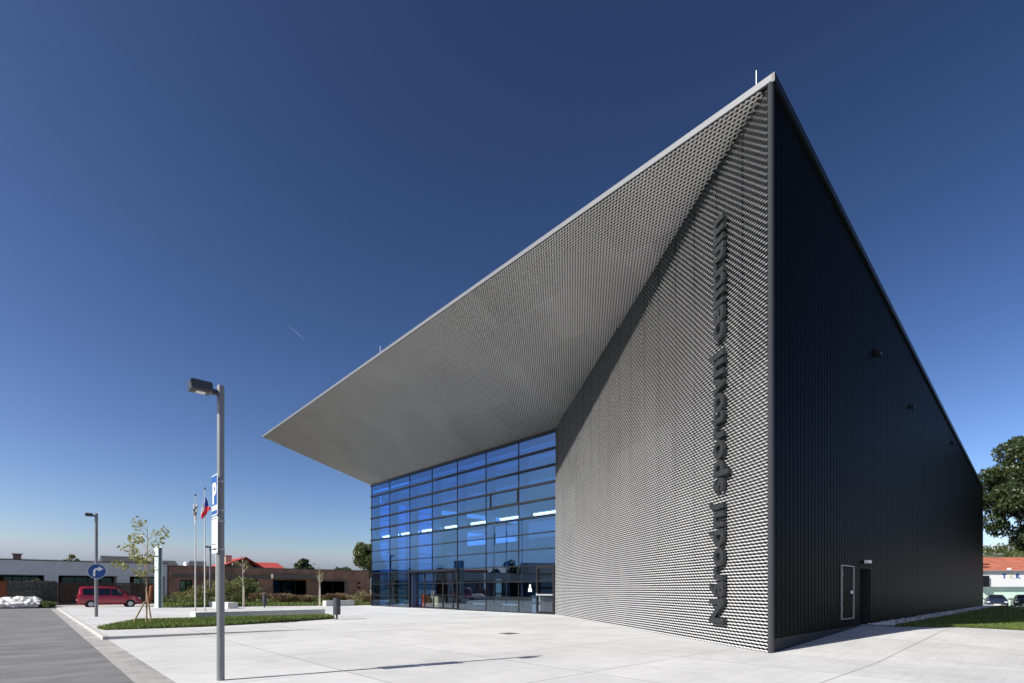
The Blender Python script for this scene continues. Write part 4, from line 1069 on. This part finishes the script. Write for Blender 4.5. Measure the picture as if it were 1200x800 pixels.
# low ground cover of the bed
bed = [LOC(G(186, 711)), LOC(G(243, 710.8)), LOC(G(320, 709.9)), LOC(G(434, 708.6)), LOC(G(434, 706)), LOC(G(330, 705.5)), LOC(G(190, 706))]
lawn('bed', bed, .05, 26000, .28, .03)

# ------------------------------------------------------------------ white bungalow, fences
VF = 62.0
fence_v = 57.3
def bx(name, u0, u1, v0, v1, z0, z1, m, parent, bevel=0, mi=0):
    b = MB(); b.box(u0, u1, v0, v1, z0, z1); return b.build(name, m, parent, bevel=bevel)
bw = thing('white_bungalow', ORI, TH, 'long flat roofed white bungalow with dark garage openings at the left', 'house')
def Uv(px, v): return LOC(ray_v(px, v))[0]
uL, uR = -60, Uv(196, VF); TOP = 4.34
Yq = ray_v(100, VF)[1]
zband = HZ(672.8, ray_v(20, VF)[1]); zlow = HZ(682.6, ray_v(60, VF)[1])
b = MB()
b.box(uL, uR, VF, VF + 14, zband, TOP)
b.box(Uv(52, VF), Uv(68.5, VF), VF + .003, VF + 3, 0, zband); b.box(Uv(137.5, VF), Uv(152, VF), VF + .003, VF + 3, 0, zband); b.box(Uv(193.5, VF), uR, VF + .003, VF + 3, 0, zband)
b.build('wall', M_render, bw)
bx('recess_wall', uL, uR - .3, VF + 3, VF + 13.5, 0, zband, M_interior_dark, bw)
b = MB(); b.box(uL, uR + .05, VF - .08, VF + 14, TOP, TOP + .09); b.build('roof_edge', M_trim, bw)
for px_ in (20, 60):
    pass
uc_ = Uv(20, VF + 4); b = MB(); zc0, zc1 = TOP + .09, HZ(649, ray_v(20, VF + 4)[1]); b.box(uc_ - .3, uc_ + .3, VF + 4, VF + 4.6, zc0, zc1); b.build('chimney', M_brick, bw)
bx('chimney_cap', uc_ - .4, uc_ + .4, VF + 3.9, VF + 4.7, zc1, zc1 + .08, M_lintel, bw)
# windows in the recess seen as dark sashes
for a, c in ((Uv(4, VF + 3), Uv(46, VF + 3)), (Uv(72, VF + 3), Uv(132, VF + 3)), (Uv(156, VF + 3), Uv(190, VF + 3))):
    b = MB(); n_ = 4; V0 = VF + 2.9
    for k in range(n_ + 1): xk = a + (c - a) * k / n_; b.box(xk - .04, xk + .04, V0, V0 + .08, .3, zband - .15)
    b.box(a - .04, c + .04, V0 - .002, V0 + .08, zband - .15, zband - .07)
    wf = b.build('window_frame', M_frame, bw)
    b = MB(); b.box(a, c, V0 + .03, V0 + .05, .3, zband - .15); b.build('pane', M_house_glass, wf)
# dark pitched roof showing over it
dr_ = thing('dark_roofed_house', W(Uv(118, 82), 82, 0), TH, 'house whose dark roof shows just above the white bungalow', 'house')
L1 = Uv(168, 82) - Uv(118, 82); L2 = Uv(206, 82) - Uv(118, 82)
zz1, zz2 = HZ(650.5, ray_v(118, 82)[1]), HZ(656.5, ray_v(206, 82)[1])
b = MB(); b.prism([(-3.5, 4.6), (0, zz1), (5, 4.6)], 0, L1, 'x'); b.prism([(-3, 4.6), (.5, zz2), (5, 4.6)], L1 + .01, L2, 'x'); b.build('roof', mat('dark slate', (.035, .038, .045), .8, noise=.1), dr_)
bx('wall', .3, L2 - .3, -3, 4.5, 0, 4.6, M_render, dr_)

def slat_fence(name, a, c, v, z1, m, label, cat='fence', horiz=False, step=.12):
    t = thing(name, W(a, v, .15), TH, label, cat); L_ = c - a
    b = MB()
    k = 0
    while k * step < L_ - .02:
        b.box(k * step, min(L_, k * step + step * .86), 0, .03, .05, z1 - .15); k += 1
    b.build('boards', m, t)
    b = MB(); b.box(0, L_, .03, .08, .5, .6); b.box(0, L_, .03, .08, z1 - .6, z1 - .5); b.build('rail', m, t)
    n_ = max(2, int(L_ / 2.4) + 1)
    for k in range(n_):
        xk = L_ * k / (n_ - 1); b = MB(); b.box(xk - .06, xk + .06, .08, .2, -.15, z1 - .1); b.build('post', m, t)
    return t
zf = lambda px, py: HZ(py, ray_v(px, fence_v)[1])
slat_fence('rust_panel_fence', Uv(-60, fence_v), Uv(8, fence_v), fence_v, zf(4, 680), M_rust, 'rusty orange panel fence at the left edge behind white stones')
# gabion wall: wire cage with individual rubble faces
gw = thing('gabion_wall', W(Uv(8.4, fence_v), fence_v, .1), TH, 'dark stone gabion wall between the rusty fence and the timber gate', 'wall')
Lg = Uv(65, fence_v) - Uv(8.4, fence_v); zg = zf(30, 679.8)
b = MB(); b.box(0, Lg, 0, .5, 0, zg - .1); b.build('core', M_gabion, gw)
b = MB()
for k in range(950):
    x_ = random.uniform(0.05, Lg - .05); z_ = random.uniform(.05, zg - .18); r = random.uniform(.06, .13)
    V = [(x_ + r * math.cos(a + random.uniform(-.3, .3)) * random.uniform(.8, 1.3), -.0, z_ + r * .75 * math.sin(a)) for a in np.linspace(0, 2*np.pi, 7)[:-1]] + [(x_ + random.uniform(-.03, .03), -random.uniform(.03, .09), z_ + random.uniform(-.02, .03))]
    b.poly(V, [(i_, (i_ + 1) % 6, 6) for i_ in range(6)])
b.build('stones', M_gabion, gw)
b = MB()
for k in range(int(Lg / .9) + 1): b.box(k * .9, k * .9 + .02, -.1, -.08, 0, zg - .1)
for k in range(4): b.box(0, Lg, -.1, -.08, .02 + k * (zg - .16) / 3, .04 + k * (zg - .16) / 3)
b.build('wire_cage', M_head, gw)
slat_fence('timber_gate', Uv(65.5, fence_v), Uv(155, fence_v), fence_v, zf(100, 682), M_wood, 'dark brown vertical board gate and fence behind the red van', 'gate')
slat_fence('board_fence', Uv(155.6, fence_v), Uv(189, fence_v), fence_v, zf(170, 683), M_wood, 'dark board fence between the van and the pylon')
# upright shrub sticking over the gabion wall
o = tree('clipped_conifer', W(Uv(40.5, fence_v + 1.5), fence_v + 1.5, .2), 3.1, .3, .62, 1500, .05, M_lf_bush, 'slim green conifer rising just above the gabion wall', cat='shrub', nclump=20, seed=3)
# stones
rk0 = None
ORD = ['leftmost', 'second from the left', 'third from the left', 'fourth from the left', 'fifth from the left', 'sixth from the left', 'seventh from the left', 'eighth from the left', 'ninth from the left', 'rightmost']
for row in range(3):
    for k in range(10):
        px_ = 1 + 4.55 * k + (row % 2) * 1.8 + random.uniform(-.6, .6); P_ = ray_v(px_, 55.3 + .55 * row); s_ = random.uniform(.26, .40) + .04 * row
        bm = bmesh.new(); bmesh.ops.create_icosphere(bm, subdivisions=2, radius=1)
        for vv_ in bm.verts: vv_.co = Vector((vv_.co.x, vv_.co.y, vv_.co.z * .75)) * (1 + random.uniform(-.24, .24))
        me = bpy.data.meshes.new('rock'); bm.to_mesh(me); bm.free(); me.materials.append(M_rock)
        o = bpy.data.objects.new('rock', me); COL.objects.link(o); o.location = (P_[0], P_[1], s_ * .55 + .1 + row * .14); o.scale = (s_ * 1.25, s_, s_); o.rotation_euler = (random.uniform(-.3, .3), 0, random.uniform(0, 6))
        tag(o, 'white quarry stone, ' + ORD[k] + ' in the ' + ['front', 'middle', 'back'][row] + ' row of the heap', 'rock', 'white stones before the fence')
for k, px_ in enumerate((49, 54)):
    shrub(px_, 711.6, 1.3, .6, 'bush', ['low green clump at the right end of the white stones', 'low green clump beside the driveway before the gabion wall'][k], 77 + k, 'clumps beside the white stones')

# ------------------------------------------------------------------ brick building
bb = thing('brick_building', ORI, TH, 'long low red brown brick building with concrete bands and wide dark windows', 'building')
VB = 62.0; b0 = Uv(197.5, VB); b1 = Uv(432, VB); BT = 4.12
U = lambda px, v=VB: Uv(px, v)
def zz(px, py, v=VB): return HZ(py, ray_v(px, v)[1])
ops = [(U(211), U(225.5), .1, zz(218, 679)), (U(268), U(302), .1, zz(285, 678)), (U(320), U(359.5), .1, zz(340, 679)), (U(376), U(404.5), .1, zz(390, 680.3))]
b = MB(); cur = b0; ztopo = max(o_[3] for o_ in ops) + .3
b.box(b0, b1, VB, VB + .4, ztopo, BT)
for (a, c, z0, z1) in ops:
    b.box(cur, a, VB, VB + .4, 0, ztopo); b.box(a, c, VB, VB + .4, z1, ztopo); cur = c
b.box(cur, b1, VB, VB + .4, 0, ztopo)
b.box(b0, b0 + .4, VB + .4, VB + 12, 0, BT); b.box(b1 - .4, b1, VB + .4, VB + 12, 0, BT)
b.build('wall', M_brick, bb)
b = MB(); b.box(b0 - .05, b1 + .05, VB - .05, VB + 12, BT, BT + .1); b.build('roof', M_lintel, bb)
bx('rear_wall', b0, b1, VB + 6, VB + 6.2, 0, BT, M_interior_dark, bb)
b = MB(); zl1 = zz(235, 672.2); zl0 = zz(235, 676.4)
b.box(b0 + .3, U(316), VB - .10, VB - .003, zl0, zl1); b.build('concrete_band', M_lintel, bb)
b = MB(); b.box(U(316.5), U(371), VB - 1.1, VB - .003, zz(340, 677.5), zz(340, 672.8)); b.build('canopy', M_lintel, bb)
b = MB(); b.box(U(404.6), U(408), VB - .05, VB - .002, 0, zz(400, 680)); b.box(U(372), U(408), VB - .06, VB - .0025, zz(390, 680), zz(390, 678.3)); b.build('concrete_surround', M_lintel, bb)
for k, (a, c, z0, z1) in enumerate(ops):
    b = MB(); n_ = [2, 3, 3, 2][k]; V0 = VB + .2
    for j in range(n_ + 1): xk = a + .05 + (c - a - .1) * j / n_; b.box(xk - .05, xk + .05, V0, V0 + .08, z0, z1)
    b.box(a, c, V0 - .002, V0 + .08, z1 - .1, z1); b.box(a, c, V0 - .002, V0 + .08, z0, z0 + .1)
    wf = b.build('window', M_frame, bb)
    b = MB(); b.box(a, c, V0 + .03, V0 + .05, z0 + .1, z1 - .1); b.build('pane', M_house_glass, wf)
    if k in (0, 2):
        cw = MB(); f0, f1 = ((.08, .62) if k == 0 else (.06, .42))
        cw.box(a + (c - a) * f0, a + (c - a) * f1, V0 + .12, V0 + .14, z0 + (1.2 if k == 0 else .8), z1 - .15); cw.build('curtain', M_white if k == 0 else mat('pale teal curtain', (.25, .42, .42), .9), wf)
b = MB()
for (px_, py_) in ((420.5, 682.5), (420.5, 688)): b.box(U(px_) - .2, U(px_) + .2, VB - .05, VB - .003, zz(px_, py_ + 1), zz(px_, py_ - 1))
b.build('wall_vent', M_frame, bb)
b = MB(); b.box(U(231), U(252), VB + 4, VB + 7, BT + .1, zz(240, 657.2, VB + 4)); b.build('rooftop_unit', M_steel, bb)
bx('rooftop_box', U(226.5), U(230), VB + 3.6, VB + 5, BT + .1, zz(229, 658.5, VB + 4), M_white, bb)

# red roofed house behind
VH = 84.0
hh = thing('red_roofed_house', W(Uv(262, VH), VH, 0), TH, 'ochre house with red tiled roof and chimney behind the brick building', 'house')
a_, c_ = 0, Uv(336, VH) - Uv(262, VH); gx = Uv(286.5, VH) - Uv(262, VH); g1 = Uv(305, VH) - Uv(262, VH)
zpk = zz(287, 652.3, VH); zev = zz(270, 664.5, VH); zrg = zz(310, 657, VH)
bx('wall', .4, c_ - .4, 0.5, 11, 0, zev - .1, M_ochre, hh)
b = MB()
# cross gable facing the plaza, with overhanging red slopes
ov = .9
for s, xe in ((-1, -1.2), (1, g1 + .6)):
    b.poly([(gx, -ov, zpk), (gx, 9, zpk), (xe, 9, zev - .1), (xe, -ov, zev - .1), (gx, -ov, zpk - .22), (gx, 9, zpk - .22), (xe, 9, zev - .32), (xe, -ov, zev - .32)], [(0,1,2,3),(7,6,5,4),(0,4,5,1),(1,5,6,2),(2,6,7,3),(3,7,4,0)])
b.prism([(0, zev - .1), (4.5, zrg), (10, zev - .1)], gx, c_, 'x')
b.build('roof', M_redtile, hh)
b = MB(); b.prism([(.4, zev - .3), (g1 - .3, zev - .3), (gx, zpk - .3)], .2, .5, 'y'); b.build('gable', M_ochre, hh)
cx = Uv(270, VH) - Uv(262, VH); b = MB(); b.box(cx - .45, cx + .45, 1.0, 1.9, zev - .5, zz(270, 651, VH)); ch = b.build('chimney', M_beige, hh)
b = MB(); b.box(cx - .5, cx + .5, .95, 1.95, zz(270, 651, VH), zz(270, 650, VH)); b.build('chimney_cap', M_redtile, ch)

# ------------------------------------------------------------------ right: green and white building, hill
YG = 60.0; GZ = -.45
gb = thing('office_building', ((1130 - 600) / F * YG, YG, GZ), 0, 'white and mint green building with orange tiled roof behind the parked cars', 'building')
def zG(py, y=YG): return HZ(py, y) - GZ
Lb = 60
b = MB(); b.box(-14, Lb, 0, 8, zG(687), zG(668.5)); b.box(0,0,0,0,0,0) if False else None
b.build('upper_wall', M_white, gb)
b = MB(); b.box(-14, Lb, .4, 8, 0, zG(687) - .002); b.build('lower_wall', M_mint, gb)
b = MB(); b.poly([(-15, -.2, zG(668.5)), (Lb, -.2, zG(668.5)), (Lb, 5.5, zG(652.5, YG + 5.5)), (-15, 5.5, zG(652.5, YG + 5.5)), (-15, 12, zG(668.5)), (Lb, 12, zG(668.5))], [(0, 1, 2, 3), (3, 2, 5, 4)])
rf = b.build('roof', M_tile, gb)
b = MB(); b.box(-15, Lb, -.27, -.19, zG(668.9), zG(668.0)); b.build('gutter', M_steel, gb)
xk = (1154.5 - 1130) / F * YG
b = MB(); b.box(xk - .6, xk + .25, -.25, -.004, zG(687), zG(674)); b.build('dark_panel', M_frame, gb)
text_mesh('T', .72, gb, ((1176.5 - 1130) / F * YG, -.03, zG(676.8)), (1, 0, 0), (0, 0, 1), (0, -1, 0), M_blue, 'letter', .02)
text_mesh('K', .72, gb, ((1192.5 - 1130) / F * YG, -.03, zG(676.8)), (1, 0, 0), (0, 0, 1), (0, -1, 0), M_blue, 'letter', .02)
M_yel = mat('faded yellow emblem', (.60, .60, .42), .7)
b = MB(); xe = (1184.8 - 1130) / F * YG
b.prism([(xe - .05, zG(677)), (xe + .28, zG(677)), (xe + .05, zG(674.4)), (xe + .25, zG(672)), (xe + .1, zG(670.8)), (xe - .1, zG(671.4)), (xe - .28, zG(670.2)), (xe - .12, zG(673)), (xe - .3, zG(675))], -.03, -.004, 'y'); b.build('emblem', M_yel, gb)
b = MB(); xk = (1163 - 1130) / F * YG; b.box(xk - .3, xk + .5, .9, 1.4, zG(660.6), zG(659.4)); b.build('skylight', M_frame, gb)
b = MB(); xk = (1181 - 1130) / F * YG; b.box(xk - .09, xk + .09, -.35, .0, zG(667.4), zG(665)); b.build('vent_pipe', M_white, gb)
# wooded hill beyond
hl = MB(); nx, ny = 30, 8; V = []; Fc = []
for i_ in range(nx + 1):
    for j in range(ny + 1):
        X_ = 100 + 420 * i_ / nx; Y_ = 150 + 160 * j / ny
        V.append((X_, Y_, -1 + 19 * math.sin(math.pi * min(1, max(0, j / ny * .9 + .05))) * math.sin(math.pi * (i_ / nx * .8 + .15)) ** .6))
for i_ in range(nx):
    for j in range(ny): a = i_ * (ny + 1) + j; Fc.append((a, a + 1, a + ny + 2, a + ny + 1))
hl.poly(V, Fc); o = hl.build('hill', M_soil, smooth=True); tag(o, kind='structure')
cl = []
for k in range(420):
    X_ = rng.uniform(120, 330); j = rng.uniform(0, .6); Y_ = 150 + 160 * j
    cl.append((X_, Y_, 1 + 19 * math.sin(math.pi * (j * .9 + .05)) * math.sin(math.pi * ((X_ - 100) / 420 * .8 + .15)) ** .6 + rng.uniform(-1, 1.5), rng.uniform(1.6, 3.0)))
wo = foliage('far_wood', cl, 45000, .42, M_lf_hill, None); tag(wo, kind='stuff')

# ------------------------------------------------------------------ trees behind the buildings on the left
def far_tree(px, pyt, Y_, cr, label, m=M_lf_big, seed=1, n=7000, th=None, size=.16, ncl=36):
    h = HZ(pyt, Y_); X_ = (px - 600) / F * Y_
    tree('tree', (X_, Y_, .1), h, th if th is not None else h * .35, cr, n, size, m, label, nclump=ncl, clr=.27, seed=seed, group='trees behind the buildings')
far_tree(356, 654, 118, 2.5, 'small round dark tree above the brick building roof', seed=4, th=4.4, size=.2, n=5000)
far_tree(403, 664, 125, 3.2, 'low tree top barely clearing the brick building roof', seed=8, th=3.5, size=.2, n=5000)
far_tree(432, 631, 88, 3.6, 'tall tree half hidden by the left corner of the glass front', m=M_lf_hill, seed=6, th=3.4, n=9000, size=.17, ncl=45)
far_tree(84, 648.5, 92, 1.7, 'small leafy tree top above the white bungalow roof', m=M_lf_olive, seed=2, th=4, n=2500, size=.16)
far_tree(255, 658, 160, 6, 'broad tree beyond the rooftop unit of the brick building', seed=12, th=3, n=5000, size=.3) if False else None

# what stands across the road and shows mirrored in the glass
def simple_house(x, y, rz, w_, d_, h, rh, mw, mr, label):
    t = thing('street_house', (x, y, 0), rz, label, 'house', 'houses across the road')
    b = MB(); b.box(-w_/2, w_/2, -d_/2, d_/2, 0, h); b.build('wall', mw, t)
    b = MB(); b.prism([(-d_/2 - .4, h), (0, h + rh), (d_/2 + .4, h)], -w_/2 - .4, w_/2 + .4, 'x'); b.build('roof', mr, t)
    for s in (-1, 1):
        for k in range(4):
            xk = -w_/2 + w_ * (k + .5) / 4; b = MB(); b.box(xk - .5, xk + .5, s * d_/2 - .02 if s > 0 else -d_/2 - .06, s * d_/2 + .06 if s > 0 else -d_/2 + .02, 1.0, 2.3); b.build('window', M_carglass, t)
    return t
HL = ['two storey pale house across the road left of the photograph', 'brown roofed house across the road beside the garden trees', 'grey house across the road opposite the entrance']
simple_house(-88, 34, R(80), 14, 9, 4.6, 3.2, M_lintel, M_roof, HL[0])
simple_house(-92, 56, R(95), 12, 9, 3.6, 2.8, M_brick, M_redtile, HL[1])
simple_house(-98, 84, R(70), 16, 9, 3.4, 2.4, M_lintel, M_roof, HL[2])
for k, (x, y, h) in enumerate(((-80, 43, 8.2), (-84, 47, 6.8), (-78, 26, 7.5), (-82, 66, 6), (-90, 72, 6.5), (-74, 20, 7), (-95, 100, 7.5), (-80, 12, 8))):
    tree('garden_tree', (x, y, 0), h, 1.6, h * .36, 2600, .22, M_lf_dark, ['garden tree between the first two houses across the road', 'smaller garden tree beside the brown roofed house', 'garden tree in front of the pale house', 'low garden tree right of the brown roofed house', 'low garden tree near the grey house', 'rounded garden tree nearest the camera side', 'garden tree past the grey house', 'tall garden tree at the near end of the row'][k], 'garden trees across the road', nclump=26, seed=20 + k)

# faint contrail high in the sky
p0 = Vector(((337 - 600) / F, 1, (HOR - 380) / F)) * 6000; p1 = Vector(((356.5 - 600) / F, 1, (HOR - 397.5) / F)) * 6000
b = MB(); N = 8
mc = bpy.data.materials.new('thin vapour'); mc.use_nodes = True; n = mc.node_tree.nodes; n.clear()
out = n.new('ShaderNodeOutputMaterial'); tr = n.new('ShaderNodeBsdfTransparent'); df = n.new('ShaderNodeBsdfDiffuse'); mx = n.new('ShaderNodeMixShader'); mx.inputs[0].default_value = .045
mc.node_tree.links.new(tr.outputs[0], mx.inputs[1]); mc.node_tree.links.new(df.outputs[0], mx.inputs[2]); mc.node_tree.links.new(mx.outputs[0], out.inputs[0])
b.tube([p0.lerp(p1, k / N) for k in range(N + 1)], [1.0 + 7 * math.sin(math.pi * min(1, (k / N) ** 1.6 * .9 + .05)) for k in range(N + 1)], 10)
o = b.build('contrail', mc, smooth=True); tag(o, kind='stuff')
bpy.context.view_layer.update()
